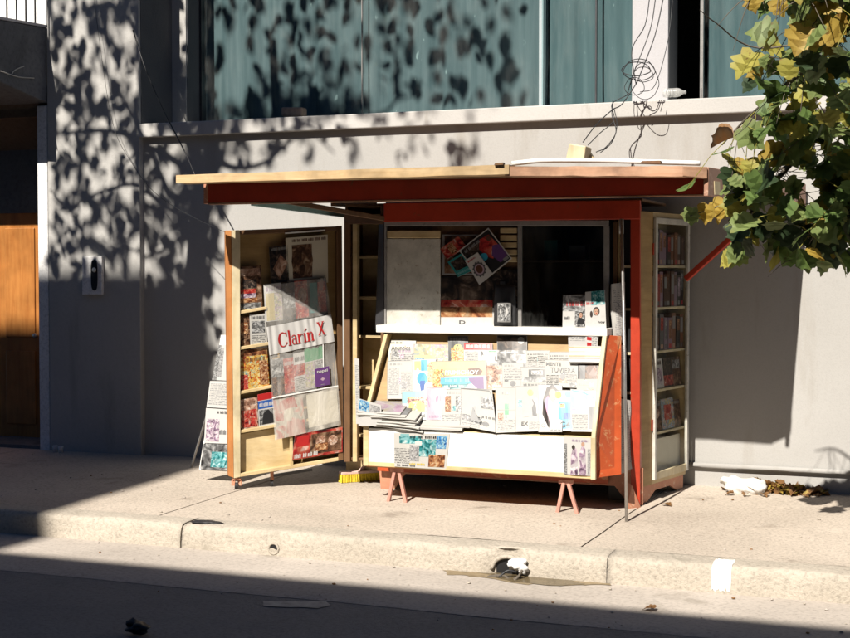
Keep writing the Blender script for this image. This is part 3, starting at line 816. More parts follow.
# sheet as fan from the middle so each corner keeps its own height
cen = sum(top, V()) / len(top)
vs = top + [cen] + [p - V((0, 0, lo)) for p in top] + [cen - V((0, 0, lo))]
n = len(top); fs = []
for i in range(n):
    j = (i + 1) % n
    fs += [(i, j, n), (n + 1 + j, n + 1 + i, 2 * n + 1), (i, n + 1 + i, n + 1 + j, j)]
mb.idx(vs, fs, 'brown_wood'); roof = part(mb, 'roof', bevel=0)
def edge_board(q, depth, m, name, split=8, amp=.004, seed=0):
    """front board with a slightly wandering, splintered edge"""
    TL, TR, BR, BL = q; vs = []; fs = []; n = split * 4
    for k in range(n + 1):
        t = k / n; a = TL.lerp(TR, t); b = BL.lerp(BR, t)
        ja = amp * noise.noise(V((t * 11, seed, 0))) + .5 * amp * noise.noise(V((t * 40, seed, 1))); jb = amp * noise.noise(V((t * 9, seed, 7)))
        jy = amp * .8 * noise.noise(V((t * 13, seed, 3)))
        for p, j, y in ((a, ja, 0), (b, jb, 0), (b, jb, depth), (a, ja, depth)): vs.append(p + V((0, y + (jy if y == 0 else 0), j)))
    for k in range(n):
        for c in range(4): fs.append((k * 4 + c, k * 4 + (c + 1) % 4, k * 4 + 4 + (c + 1) % 4, k * 4 + 4 + c))
    fs += [(3, 2, 1, 0), (n * 4, n * 4 + 1, n * 4 + 2, n * 4 + 3)]
    mb = MB(); mb.idx(vs, fs, m); return mb.build(name, K)
edge_board((A0, A1, A2, A3), .16, 'roof_wood', 'roof_board', seed=2).data
edge_board((B0 + V((0, .0, .002)), B1, B2, B3), .16, 'roof_salmon', 'roof_board', seed=5)
mb = MB(); mb.slab([B1 + V((0, .002, 0)), P1 + V((0, -.02, 0)), P1 + V((0, -.02, -.072)), B2 + V((0, .002, .002))], (-.02, .06, 0), 'roof_salmon'); part(mb, 'roof_board')
# fascia
mb = MB(); f0, f1, f2, f3 = at(208, 182, 8.68), at(705, 175.5, 8.68), at(705, 194.3, 8.68), at(208, 203, 8.68)
mb.slab([f0, f1, f2, f3], (0, .028, 0), 'red'); part(mb, 'fascia', label='dark red front fascia of the roof')
mb = MB(); mb.slab([f3 + V((0, -.002, -.012)), f2 + V((0, -.002, -.008)), f2 + V((0, -.002, 0)), f3 + V((0, -.002, 0))], (0, .05, 0), 'roof_salmon'); part(mb, 'fascia_strip', bevel=0)
mb = MB(); mb.slab([at(203.5, 183, 8.675), at(207.7, 182.6, 8.675), at(207.7, 203.5, 8.675), at(203.5, 203.8, 8.675)], (0, .05, 0), 'salmon'); part(mb, 'fascia_end')
mb = MB(); s0 = P1 + V((.004, 0, 0)); s1 = P2; s2 = at(806, 206, 10.28); s3 = at(708, 196, 8.55)
mb.slab([s0, s1, s2, s3], (-.028, .004, 0), 'side_fascia'); part(mb, 'side_fascia', label='faded brown side fascia with a pale patch')
q = [at(711.5, 181, 8.6), at(718, 181.5, 8.7), at(718.5, 196, 8.7), at(712, 195.5, 8.6)]
sidep = Plane(s0, (s1 - s0).cross(V((0, 0, 1)))); q = [sidep.at(u, v, .003) for u, v in ((714.5, 181), (720, 181.5), (720.5, 195), (715, 194.5))]
mb = MB(); mb.slab(q, (-.004, 0, 0), 'cream_wood'); part(mb, 'patch', bevel=0)
# red end of fascia
mb = MB(); mb.slab([at(703.5, 177.8, 8.672), at(706.8, 177.8, 8.672), at(706.8, 194.8, 8.672), at(703.5, 194.8, 8.672)], (0, .03, 0), 'salmon'); part(mb, 'fascia_end')
# battens below the left wing of the roof
mb = MB(); mb.bar(at(252, 202.5, 8.85), at(352, 215.5, 9.75), .03, .045, 'turquoise'); part(mb, 'batten', label='turquoise painted batten below the left wing of the roof')
mb = MB(); mb.bar(at(285, 201, 8.75), at(386, 219, 9.36), .03, .035, 'brown_wood'); part(mb, 'batten')
mb = MB(); mb.bar(V((-4.45, 9.45, 2.12)), V((-4.42, 10.2, 2.14)), .03, .05, 'brown_wood'); part(mb, 'batten')
mb = MB(); mb.bar(at(686, 279, 10.0), at(760, 212, 9.75), .03, .04, 'strut_red'); part(mb, 'strut', label='red diagonal strut holding up the right end of the roof')
# ---- body
X0 = at(640, 300, 9.40).x
xl, xm, xr = at(344, 300, 9.44).x, at(382, 300, YF).x, at(640, 300, 9.40).x
zt = at(500, 203, 9.36).z; zh = at(500, 222.5, 9.34).z; zb = .20
mb = MB()
mb.box((xl, 9.46, zb), (xl + .02, 10.24, zt), 'brown_wood'); mb.box((xl, 10.24, zb), (X0 - .18, 10.265, zt), 'brown_wood')
mb.box((xm - .025, YF + .03, zb), (xm, 10.24, zt), 'brown_wood'); mb.box((X0 - .20, 9.46, zb), (X0 - .18, 10.24, zt), 'brown_wood')
mb.box((xl, 9.46, zb - .02), (X0 - .18, 10.265, zb), 'brown_wood'); mb.box((xl, 9.46, zt), (X0, 10.265, zt + .02), 'brown_wood')
part(mb, 'carcass')
mb = board([at(383.5, 203, 9.335), at(640, 200, 9.335), at(640, 219, 9.335), at(383.5, 222, 9.335)], (0, .03, 0), 'red'); part(mb, 'header', label='dark red header board above the serving window')
mb = board([at(344, 214, 9.45), at(383.4, 216, 9.36), at(383.4, 224, 9.36), at(344, 224, 9.45)], (0, .03, 0), 'brown_wood'); part(mb, 'header')
# left bay: recessed cupboard with shelves
yb = 9.74
mb = board([at(346, 214, yb), at(386, 214, yb), at(386, 470, yb), at(346, 470, yb)], (0, .015, 0), 'ply_pale'); part(mb, 'bay_back', bevel=0)
for v in (257, 297, 335, 385, 432):
    a, b = at(347, v, yb - .002), at(381, v, yb - .002)
    mb = MB(); mb.box((xl + .022, 9.56, a.z - .012), (xm - .027, yb - .002, a.z + .010), 'ply_pale'); part(mb, 'bay_shelf')
for (u0, u1, m) in ((344, 350, 'brown_wood'), (352.5, 357, 'ply_pale')):
    mb = board([at(u0, 222, 9.44), at(u1, 222, 9.44), at(u1, 462, 9.44), at(u0, 462, 9.44)], (0, .05, 0), m); part(mb, 'post')
mb = board([at(378.5, 224, 9.40), at(383.5, 224, 9.36), at(383.5, 330, 9.36), at(375, 330, 9.40)], (0, .05, 0), 'darkmetal'); part(mb, 'jamb')
# serving wall
PF = fromY(YF)
def fq(u0, v0, u1, v1, Y): return [at(u0, v0, Y), at(u1, v0, Y), at(u1, v1, Y), at(u0, v1, Y)]
mb = board(fq(384, 225, 520, 330, YF + .035), (0, .02, 0), 'brown_wood'); part(mb, 'serving_wall', bevel=0)
mb = MB()
for q in (fq(384, 220, 608, 226, YF - .006), fq(603.5, 226, 608.5, 328, YF - .006), fq(517.5, 226, 521.5, 328, YF - .006), fq(384, 226, 386, 328, YF - .006)):
    mb.slab(q, (0, .035, 0), 'frame_grey')
wf = part(mb, 'window_frame')
mb = MB(); mb.face(fq(521.7, 226.2, 603.3, 327, YF + .01)[::-1], 'dark_glass'); mb.build('glass_pane', wf)
mb = board(fq(386.5, 238.5, 440, 328, YF + .004), (0, .02, 0), 'frame_white'); gb = part(mb, 'shutter_board', label='plain pale board closing the left of the serving window')
mb = board(fq(387, 230.5, 440, 238, YF - .001), (0, .02, 0), 'ply_pale'); part(mb, 'strip')
for k in range(5):
    v = 227 + 7.2 * k
    mb = board(fq(500, v + .8, 517, v + 6.2, YF + .008), (0, .014, 0), 'ply_pale'); part(mb, 'slat')
# things dimly seen inside: shelf and boxes
mb = MB(); mb.box((at(523, 300, 9.8).x, 9.7, at(560, 262, 9.8).z), (at(620, 300, 9.8).x, 10.2, at(560, 260, 9.8).z), 'brown_wood'); part(mb, 'inner_shelf')
# right of the serving window: dark slot, then red corner post
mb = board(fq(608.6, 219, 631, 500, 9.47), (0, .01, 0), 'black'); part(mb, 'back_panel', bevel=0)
mb = board(fq(630.5, 204, 640, 506, 9.385), (0, .05, 0), 'red'); part(mb, 'corner_post', label='red corner post')
mb = board(fq(613, 222, 617, 335, 9.42), (0, .03, 0), 'brown_wood'); part(mb, 'post')
# white shelf under the serving window
zs0, zs1 = at(500, 334.5, 9.21).z, at(500, 327, 9.21).z
xs0, xs1 = at(376, 330, 9.21).x, at(607, 331, 9.21).x
mb = MB(); mb.box((xs0, 9.21, zs0), (xs1, YF + .03, zs1), 'white_shelf'); part(mb, 'shelf', label='white ledge below the serving window')
# ---- counter
YC = 8.93
cFL, cFR = at(363, 465.5, YC), at(595, 479, YC); zc0 = (cFL.z + cFR.z) / 2; zlip = at(595, 437, YC).z
xcl, xcr = cFL.x, cFR.x
zl = at(363, 426, YC).z
lipY = 8.99; topY = 9.29; ztop = at(500, 340, 9.29).z
DB = Plane((0, lipY, zlip), (0, -(ztop - zlip), topY - lipY))
mb = MB(); mb.slab([V((xcl + .022, topY + .1 * (topY - lipY), ztop + .1 * (ztop - zlip))), V((xcr - .02, topY + .1 * (topY - lipY), ztop + .1 * (ztop - zlip))), V((xcr - .02, lipY - .0, zlip)), V((xcl + .022, lipY, zlip))], (0, .012, -.006), 'ply'); part(mb, 'display_board', bevel=0)
mb = MB(); mb.box((xcl + .02, YC + .014, zlip - .02), (xcr - .02, lipY + .03, zlip - .002), 'ply_pale'); part(mb, 'counter_lip')
mb = MB(); mb.slab([at(367.5, 428, YC), at(591.5, 438.5, YC), at(591.5, 474.5, YC), at(367.5, 462, YC)], (0, .012, 0), 'white_front'); part(mb, 'front_panel', label='white front panel of the counter', bevel=0)
mb = MB(); mb.slab([at(363, 425, YC - .004), at(368.5, 425, YC - .004), at(368.5, 466, YC - .004), at(363, 466, YC - .004)], (0, .03, 0), 'ply_pale'); part(mb, 'trim')
mb = MB(); mb.slab([at(368.5, 461.5, YC - .004), at(591, 474, YC - .004), at(591, 479.2, YC - .004), at(368.5, 466, YC - .004)], (0, .03, 0), 'ply_pale'); part(mb, 'trim')
mb = MB(); mb.box((xcl + .01, YC + .03, zc0 - .01), (xcr - .01, YF, zc0 + .012), 'orange_wood'); part(mb, 'counter_base')
# sides
pl = [(xcl, YC + .03, zc0), (xcl, YC + .004, zlip), at(371, 399, YC + .10), at(386.5, 334.6, 9.235), (at(386.5, 334.6, 9.235).x, YF, zs0 - .002), (xcl, YF, zc0)]
pl = [V(p) for p in pl]; pl[2].x = xcl; 
mb = MB(); mb.prism(pl, (.018, 0, 0), 'ply'); part(mb, 'side_panel')
mb = MB(); mb.bar(pl[1] + V((.0, -.004, 0)), V((pl[3].x + .0, pl[3].y - .004, pl[3].z)), .03, .018, 'ply_pale'); part(mb, 'trim')
rt = at(606.5, 335.2, 9.235)
e1, e2 = at(621.5, 474.5, 9.07), at(621.5, 336, 9.345)
pr = [cFR + V((0, .03, 0)), V((xcr, YC + .004, zlip)), rt, e2, e1]
mb = MB(); mb.prism(pr, (-.018, .006, 0), 'red_orange'); part(mb, 'side_panel', label='bright orange red side of the counter')
tz = V((.003, -.006, 0))
mb = MB(); mb.bar(cFR + tz + V((-.012, 0, -.003)), V((xcr - .012, YC, zlip)) + tz, .034, .03, 'cream_wood', up=(0, 1, 0)); mb.bar(V((xcr - .012, YC, zlip - .01)) + tz, rt + tz + V((-.012, 0, 0)), .03, .028, 'cream_wood', up=(0, 1, 0)); part(mb, 'trim')
# trestles under the counter
for k, (ax, av, l, r_, fv) in enumerate(((397, 469, (388.5, 502.5), (406, 502.5), 0), (566, 481, (557.5, 515), (577.5, 516.5), 0))):
    apx = at(ax, av, 8.99)
    mb = MB()
    pa, pb = gnd(*l), gnd(*r_); pa.y = pb.y = 8.97
    pa, pb = at(l[0], l[1], 8.96), at(r_[0], r_[1], 8.96); pa.z = gz(8.96); pb.z = gz(8.96)
    mb.bar(apx + V((-.012, 0, 0)), pa, .024, .03, 'pink', up=(0, 1, 0)); mb.bar(apx + V((.012, .004, 0)), pb, .024, .03, 'pink', up=(0, 1, 0))
    mb.bar(apx + V((-.05, .002, -.005)), apx + V((.05, .002, -.005)), .03, .03, 'pink', up=(0, 1, 0)); part(mb, 'trestle')
# ---- plinth with cut-out feet
def skirt(pts, ext, m, name, label=None):
    mb = MB(); mb.prism(pts, ext, m); return part(mb, name, label=label)
Ys = 9.42; xf0 = at(378, 480, Ys).x; xf1 = at(640, 490, Ys).x + .02
z_ = lambda v, u=600: at(u, v, Ys).z
zg = gz(Ys)
skirt([(xf0, Ys, .24), (xf1, Ys, .24), (xf1, Ys, zg), (xf1 - .10, Ys, zg), (xf1 - .20, Ys, .105), (xf0 + .22, Ys, .105), (xf0 + .13, Ys, zg), (xf0 + .02, Ys, zg)], (0, .02, 0), 'salmon', 'plinth', 'orange plinth with cut-out feet under the counter')
skirt([(xf0 + .02, 9.36, .22), (at(606, 480, 9.3).x, 9.36, .22), (at(606, 480, 9.3).x, 9.36, .125), (xf0 + .02, 9.36, .125)], (0, .02, 0), 'red_orange', 'rail')
mb = MB(); mb.slab([at(626.5, 482, 9.31), at(632, 486, 9.31), at(641, 508.5, 9.35), at(626, 513, 9.24)], (0, .012, 0), 'salmon'); part(mb, 'foot', label='sunlit salmon foot plate at the corner')
# ---- glass cabinet set in the right end wall
SA, SBk = at(640, 300, 9.40), at(687, 300, 10.20)
se = V((SBk.x - SA.x, SBk.y - SA.y, 0)); SL_ = se.length; se.normalize(); sn = V((se.y, -se.x, 0))
SPL = Plane(SA, sn)
def sdist(u, v=300): return (SPL.at(u, v) - SA).dot(se)
def sbox(mb, s0, s1, o0, o1, z0, z1, m):
    p = V((SA.x, SA.y, 0)) + se * s0 + sn * o0 + V((0, 0, z0)); mb.obox(p, se * (s1 - s0), -sn * (o0 - o1), V((0, 0, z1 - z0)), m)
zk0, zk1 = SPL.at(653, 480).z, SPL.at(653, 219).z
s653, s687 = sdist(653), SL_
CB = MB(); sbox(CB, .004, s653 - .002, -.02, 0, zk0 - .03, zk1 + .05, 'ply')
cab = part(CB, 'glass_cabinet', label='narrow glass fronted cabinet on the right end')
mb = MB()
sbox(mb, .01, s687, -.17, -.16, zk0 - .03, zk1 + .05, 'ply_pale'); sbox(mb, s687 - .012, s687, -.16, -.002, zk0, zk1 + .05, 'ply_pale')
sbox(mb, .01, s687, -.16, -.004, zk0 - .03, zk0 - .005, 'ply_pale'); sbox(mb, .01, s687, -.16, -.004, zk1 + .01, zk1 + .05, 'ply_pale')
mb.build('cabinet_box', cab)
mb = MB(); fw = .034
sbox(mb, s653, s653 + fw, 0, .022, zk0, zk1 + .012, 'frame_white'); sbox(mb, s687 - fw, s687, 0, .022, zk0, zk1 + .012, 'frame_white')
sbox(mb, s653 + fw, s687 - fw, 0, .02, zk0 - .0, zk0 + .055, 'cream_wood'); sbox(mb, s653 + fw, s687 - fw, 0, .021, zk1 - .03, zk1 + .012, 'frame_white')
mb.build('door_frame', cab, bevel=.004)
g0 = V((SA.x, SA.y, 0)) + sn * .012
mb = MB(); mb.face([g0 + se * (s653 + fw) + V((0, 0, zk0 + .05)), g0 + se * (s687 - fw) + V((0, 0, zk0 + .05)), g0 + se * (s687 - fw) + V((0, 0, zk1 - .03)), g0 + se * (s653 + fw) + V((0, 0, zk1 - .03))], 'cabinet_glass'); mb.build('glass_pane', cab)
shelf_z = []
for v in (266.5, 308, 351, 389, 431):
    z = SPL.at(668, v).z; shelf_z.append(z)
    mb = MB(); sbox(mb, .02, s687 - .014, -.158, -.004, z - .009, z + .009, 'cream_wood'); mb.build('cabinet_shelf', cab, bevel=.002)
mb = MB(); sbox(mb, s653 + .01, s687 - .02, -.05, -.04, zk0 + .002, shelf_z[4] - .05, 'paper_cream'); mb.build('cabinet_panel', cab)
for z in (zk1 - .25, zk0 + .35):
    mb = MB(); sbox(mb, s653 - .014, s653 + .004, 0, .008, z, z + .08, 'red'); mb.build('hinge', cab)
def SP(s, o, z): return V((SA.x, SA.y, 0)) + se * s + sn * o + V((0, 0, z))
zp = zk0 - .028
skirt([SP(.0, -.012, zp), SP(SL_ - .02, -.012, zp), SP(SL_ - .02, -.012, .0), SP(SL_ - .13, -.012, -.004), SP(SL_ - .26, -.012, zp - .055), SP(.30, -.012, zp - .055), SP(.17, -.012, gz(9.55)), SP(.0, -.012, gz(9.4))], -sn * .02, 'salmon', 'plinth', 'orange side plinth with two cut-out feet')
# ---- left door, swung open on casters
hT, hB, fT, fB = at(342, 225.5, 9.50), at(343.5, 460, 9.50), at(231.5, 230.5, 9.03), at(234, 478.5, 9.03)
dh = V((hB.x - fB.x, hB.y - fB.y, 0)).normalized(); dn = V((dh.y, -dh.x, 0)).normalized()
if dn.dot(V((0, 0, 1.6)) - fB) < 0: dn = -dn
DP = Plane(fB, dn)
D = lambda u, v, o=0: DP.at(u, v, o)
mb = MB(); dep = -.085
mb.slab([D(238, 231, dep + .004), D(341, 226, dep + .004), D(341, 459, dep + .004), D(238, 476, dep + .004)], -dn * .012, 'ply')
door = part(mb, 'side_door', label='open side door used as a magazine rack', bevel=0)
def dpart(q, ext, m, name, bevel=.003):
    mb = MB(); mb.slab(q, ext, m); return mb.build(name, door, bevel=bevel)
dpart([D(231.5, 230.5), D(240, 230), D(240.5, 477), D(234, 478.5)], -dn * .10, 'cream_wood', 'stile')
# outer edge strip of orange wood
mb = MB(); q0 = [D(225.5, 230.5, -.012), D(231.3, 230.4, -.004), D(233.8, 478, -.004), D(228.5, 476, -.012)]; mb.slab(q0, -dn * .10, 'orange_wood'); mb.build('stile', door, 'orange outer stile', bevel=.003)
dpart([D(336.5, 226), D(342, 225.5), D(343.5, 460), D(338.5, 461)], -dn * .09, 'brown_wood', 'stile')
dpart([D(240, 230.2), D(336.5, 226.2), D(336.5, 231), D(240, 234.5)], -dn * .09, 'brown_wood', 'rail')
dpart([D(240.5, 473.5), D(338.5, 457.5), D(338.5, 461), D(240.5, 477)], -dn * .09, 'ply_pale', 'rail')
for (u0, v0, u1, v1) in ((240, 314, 267, 309.5), (240, 350, 270, 345), (240, 394.5, 272, 388), (240, 433.5, 337, 417)):
    dpart([D(u0, v0 - 3.2, -.01), D(u1, v1 - 3.0, -.01), D(u1, v1, -.01), D(u0, v0, -.01)], -dn * .07, 'ply_pale', 'door_shelf')
dpart([D(289.5, 424), D(292.5, 423.5), D(293.5, 466), D(290.5, 466.5)], -dn * .07, 'ply_pale', 'divider')
dpart([D(240.5, 434, -.05), D(289.5, 425.5, -.05), D(290.5, 466, -.05), D(240.5, 473, -.05)], -dn * .008, 'ply_pale', 'door_panel')
mb = MB(); mb.slab([D(285, 232.5, .01), D(325, 229.5, .01), D(325, 231, .01), D(285, 234, .01)], -dn * .01, 'white_plastic'); mb.build('rod', door)
# casters
for k, (u, v, o) in enumerate(((236.5, 480, -.03), (272, 474, -.08))):
    a = D(u, v, o); zg = gz(a.y); r = .024
    mb = MB(); c = V((a.x, a.y, zg + r + .002)); 
    if k == 0:
        mb.bar(a + V((0, 0, .02)), V((a.x, a.y, c.z + .045)), .03, .03, 'salmon'); mb.bar(c + V((-.02, -.012, .05)), c + V((-.02, -.012, -.0)), .006, .03, 'salmon'); mb.bar(c + V((.02, .012, .05)), c + V((.02, .012, 0)), .006, .03, 'salmon')
        mb.bar(c + V((-.026, -.014, .05)), c + V((.026, .014, .05)), .03, .012, 'salmon')
    else: mb.bar(c + V((0, 0, .02)), V((a.x, a.y, a.z + .02)), .02, .02, 'salmon')
    cs = mb.build('caster', door)
    mb = MB(); mb.lathe(c - V((.012, .007, 0)), [(0, 0), (r, 0), (r, .024), (0, .024)], 'rubber', 16, (.86, .5, 0), smooth=False); mb.build('wheel', door)
mb = MB(); a, b = D(271, 476, -.09), D(312, 469.5, -.09); mb.bar(a, b, .025, .02, 'darkmetal'); mb.build('brace', door)
# ---- odds and ends on the roof
def obj_on_roof():
    mb = MB(); a = at(563, 161, 9.2); mb.slab([at(565, 161.5, 9.2), at(584, 160, 9.2), at(586, 146, 9.2), at(569, 143, 9.2)], (0, .16, 0), 'cream_wood')
    mb.build('wood_block', None, 'cream wooden block standing on the kiosk roof below the wires', 'wood block', bevel=.008)
    mb = MB(); mb.slab([at(583, 160.5, 9.32), at(595, 160.5, 9.32), at(586, 147, 9.36), at(582, 150, 9.36)], (0, .06, 0), 'ply_pale')
    mb.build('wood_wedge', None, 'small wooden wedge leaning on the cream block on the roof', 'wood wedge', bevel=.006)
    mb = MB(); mb.tube(curve([at(512, 163.5, 8.7), at(545, 160.5, 8.75), at(600, 160.5, 8.8), at(655, 162, 8.8), at(700, 163.2, 8.8)]), .016, 'white_plastic', 10)
    mb.build('plastic_pipe', None, 'white plastic pipe lying along the kiosk roof', 'pipe')
    mb = MB(); mb.slab([at(640, 163.4, 8.6), at(661, 163.6, 8.6), at(660, 160.4, 8.6), at(642, 160.8, 8.6)], (0, .05, 0), 'brown_wood')
    mb.build('wood_scrap', None, 'dark scrap of wood on the right end of the roof', 'wood scrap')
    mb = MB(); mb.slab([at(494, 165.2, 8.42), at(503, 164.6, 8.42), at(503, 162.4, 8.42), at(495, 163.2, 8.42)], (0, .04, 0), 'brown_wood')
    mb.build('wood_scrap', None, 'dark scrap of wood where the two front roof boards meet', 'wood scrap')
obj_on_roof()
# metal pole standing by the counter
pf = gnd(626.5, 522); pt = at(621.5, 219, 9.12)
mb = MB(); mb.tube([pf, pf.lerp(pt, .5) + V((.006, 0, 0)), pt], .0105, 'steel', 10); pole = mb.build('metal_pole', None, 'thin tall metal pole leaning upright beside the orange counter side', 'pole')
mb = MB(); mb.tube([pt - V((0, 0, .0)), pt - V((0, 0, .10))], .016, 'greymetal', 10); mb.build('sleeve', pole)
# broom
mb = MB(); a, b = gnd(341, 483), gnd(380, 480); d = (b - a); d.z = 0; nrm = V((-d.y, d.x, 0)).normalized() * .045
a.z = gz(a.y); base = a + V((0, 0, .002))
n = 26
for k in range(n):
    for j in range(3):
        p = base + d * ((k + .5) / n) + nrm * (j * .5 - .1); q = V((rnd.uniform(-.006, .006), rnd.uniform(-.006, .006), 0))
        mb.bar(p + q, p + V((0, 0, .062)), d.length / n * .95, .02, 'yellow_bristle', up=(0, 1, 0))
br = mb.build('broom', None, 'yellow bristled broom head lying on the pavement by the counter', 'broom')
mb = MB(); mb.slab([base + V((0, 0, .06)) - nrm * .3, base + d + V((0, 0, .06)) - nrm * .3, base + d + nrm * 1.2 + V((0, 0, .06)), base + nrm * 1.2 + V((0, 0, .06))], (0, 0, .022), 'broom_pink'); mb.build('block', br, bevel=.005)
mb = MB(); h0 = base + d * .5 + nrm * .5 + V((0, 0, .08)); mb.tube([h0, h0 + V((.10, .42, .20))], .011, 'broom_pink', 8); mb.build('handle', br)

# ================================================================== NEWSPAPERS AND MAGAZINES
# ---- on the sloping counter (pixel quads laid on the display board, later ones on top)
G1 = 'papers laid out on the counter'
def cq(pts, off): return [DB.at(u, v, off) for u, v in pts]
def rect(u0, v0, u1, v1, sk=0): return [(u0, v0), (u1, v0 + sk), (u1 + .3, v1 + sk), (u0 + .3, v1)]
seq = [0]
def cp(name, label, pts, prints, off=None, **k):
    seq[0] += 1
    o = .006 + .0035 * seq[0] * .5 if off is None else off
    prints = list(prints)
    if name == 'newspaper':
        for _ in range(2):
            a, b = rnd.uniform(.06, .6), rnd.uniform(.25, .75)
            prints.insert(0, ('p', a, b, a + rnd.uniform(.2, .34), b + rnd.uniform(.1, .2), rnd.choice(['pic_grey', 'pic_mauve', 'pic_teal', 'pic_skin', 'pic_blue', 'pic_grey'])))
    prints += [('p', 0, 0, .012, 1, 'ink_lg'), ('p', .988, 0, 1, 1, 'ink_lg'), ('p', 0, 0, 1, .010, 'ink_lg')]  # grey edges draw page borders and the thin shadows between papers
    return paper(name, label, cq(pts, o), prints, G1 if 'group' not in k else k.pop('group'), **{'bend': rnd.uniform(.0005, .003), 'wav': .0022, **k})
cp('newspaper', 'greyish newspaper at the back left corner of the counter with a script masthead', rect(388, 340.5, 416, 365), [('w', .12, .2, .8, .42, 'Anuncios', 'ink_k'), ('h', .1, .04, .5, .14, 'ink_g'), ('t', .08, .5, .92, .95, 'text')], base='paper_cream')
cp('magazine', 'small magazine with grey picture columns at the back left of the counter', rect(391, 349, 413, 366), [('p', .05, .1, .28, .9, 'pic_grey'), ('p', .38, .3, .6, .8, 'pic_mauve'), ('h', .35, .06, .95, .2, 'ink_mv'), ('t', .66, .25, .95, .9, 'text_pale')])
cp('magazine', 'pastel pink and yellow magazine at the back of the counter', rect(413.5, 344, 448.5, 366, .6), [('p', .0, .0, 1, .5, 'pic_pastel'), ('p', .0, .5, .62, 1, 'ink_yl'), ('h', .5, .06, .96, .16, 'ink_mv'), ('p', .62, .3, .98, .98, 'pic_pastel'), ('p', .04, .62, .3, .98, 'pic_blue')], base='paper_white')
cp('magazine', 'black magazine with a golden figure behind the yellow banner', rect(448, 336, 468, 364), [('p', 0, 0, 1, 1, 'ink_k'), ('p', .15, .42, .85, .98, 'pic_comic'), ('e', .5, .42, .22, .12, 'ink_y'), ('h', .1, .06, .9, .2, 'ink_lg')], base='paper_white')
cp('magazine', 'magazine with a red top band at the back of the counter', rect(463.5, 343, 492.5, 366, .4), [('p', 0, 0, 1, .30, 'ink_r'), ('h', .08, .06, .9, .22, 'ink_w'), ('p', .05, .36, .5, .98, 'pic_pale'), ('g', [(.58, .36), (.66, .36), (.8, .98), (.7, .98)], 'ink_k'), ('t', .1, .4, .5, .9, 'text_pale')], base='paper_white')
cp('leaflet', 'white leaflet with a single large letter near the back of the counter', rect(487, 350, 503, 368), [('w', .5, .35, .72, .62, 'L', 'ink_k'), ('p', .1, .06, .6, .12, 'ink_gr'), ('t', .15, .72, .85, .9, 'text_pale')], base='paper_white')
cp('magazine', 'dark magazine with a silver disc on its cover at the back of the counter', rect(497, 335.5, 527, 368), [('p', 0, 0, 1, .46, 'pic_dark'), ('p', 0, .46, 1, 1, 'pic_grey'), ('e', .80, .16, .11, .11, 'ink_lg'), ('p', .45, .58, .98, .78, 'pic_pale'), ('h', .1, .5, .7, .56, 'ink_w')], base='paper_white')
cp('newspaper', 'plain white newspaper right of the dark disc magazine', rect(526, 350.5, 549.5, 372), newspage(2), base='newsprint')
cp('newspaper', 'white newspaper with a thin masthead below the bare wooden strip', rect(549, 352, 570, 374), newspage(2), base='newsprint')
cp('newspaper', 'blank looking white newspaper at the left end of the middle row', [(387.5, 361), (412.5, 360.5), (413, 399), (387, 399)], [('h', .1, .06, .6, .12, 'ink_lg'), ('t', .06, .2, .46, .9, 'text_pale'), ('t', .54, .3, .94, .9, 'text_pale'), ('p', .5, .55, .78, .72, 'pic_pale')])
cp('comic', 'comic with a bright blue figure beside the yellow banner', [(412, 359.5), (436, 359), (436, 399), (412.5, 399)], [('p', 0, 0, 1, 1, 'ink_w'), ('p', .1, .05, .4, .28, 'ink_yl'), ('p', .38, .02, .66, .30, 'ink_c'), ('e', .42, .5, .22, .16, 'ink_c'), ('g', [(.3, .55), (.55, .55), (.5, .78), (.36, .8)], 'ink_b'), ('p', .66, .1, .98, .6, 'pic_comic'), ('t', .05, .84, .95, .97, 'text_pale')], base='paper_white')
cp('magazine', 'wide magazine with a yellow banner above a cyan picture in the middle of the counter', [(427.5, 361.5), (486, 360.5), (487, 389.5), (428, 390.5)],
   [('p', 0, 0, 1, .52, 'ink_yl'), ('p', .03, .28, .3, .98, 'pic_comic'), ('g', [(.26, .30), (.88, .26), (.94, .36), (.9, .5), (.28, .54), (.25, .42)], 'ink_br'), ('w', .30, .33, .88, .49, 'PRIMICHOY', 'ink_w', .03), ('p', .22, .58, .84, .8, 'ink_c'), ('g', [(.24, .8), (.7, .78), (.62, .98), (.25, .98)], 'pic_teal'), ('g', [(.68, .6), (.95, .58), (.95, .98), (.80, .96)], 'ink_p'), ('g', [(.66, .98), (.74, .78), (.84, .97)], 'ink_w'), ('h', .3, .62, .72, .74, 'ink_cl'), ('h', .28, .84, .6, .92, 'ink_w')], base='paper_white')
cp('magazine', 'magazine with a skin toned close up right of the cyan picture', rect(486.5, 365.5, 503, 390), [('p', 0, 0, 1, 1, 'pic_skin'), ('g', [(0, .1), (.15, .1), (.95, .62), (.9, .68)], 'ink_mv'), ('h', .1, .8, .9, .9, 'ink_w')], base='paper_white')
cp('newspaper', 'white folded newspaper in the centre right of the counter', rect(502, 363, 523.5, 391), [('h', .1, .06, .7, .14, 'ink_lg'), ('e', .5, .74, .14, .1, 'ink_g'), ('t', .08, .22, .92, .6, 'text_pale')])
cp('newspaper', 'newspaper advertising a black camera on its front page', rect(520.5, 367, 547.5, 388), [('p', .3, .12, .98, .46, 'ink_k'), ('p', .40, .18, .82, .36, 'ink_w'), ('w', .42, .21, .8, .33, 'LUZ', 'ink_g'), ('p', .05, .5, .95, .74, 'pic_grey'), ('h', .1, .8, .9, .9, 'ink_k')])
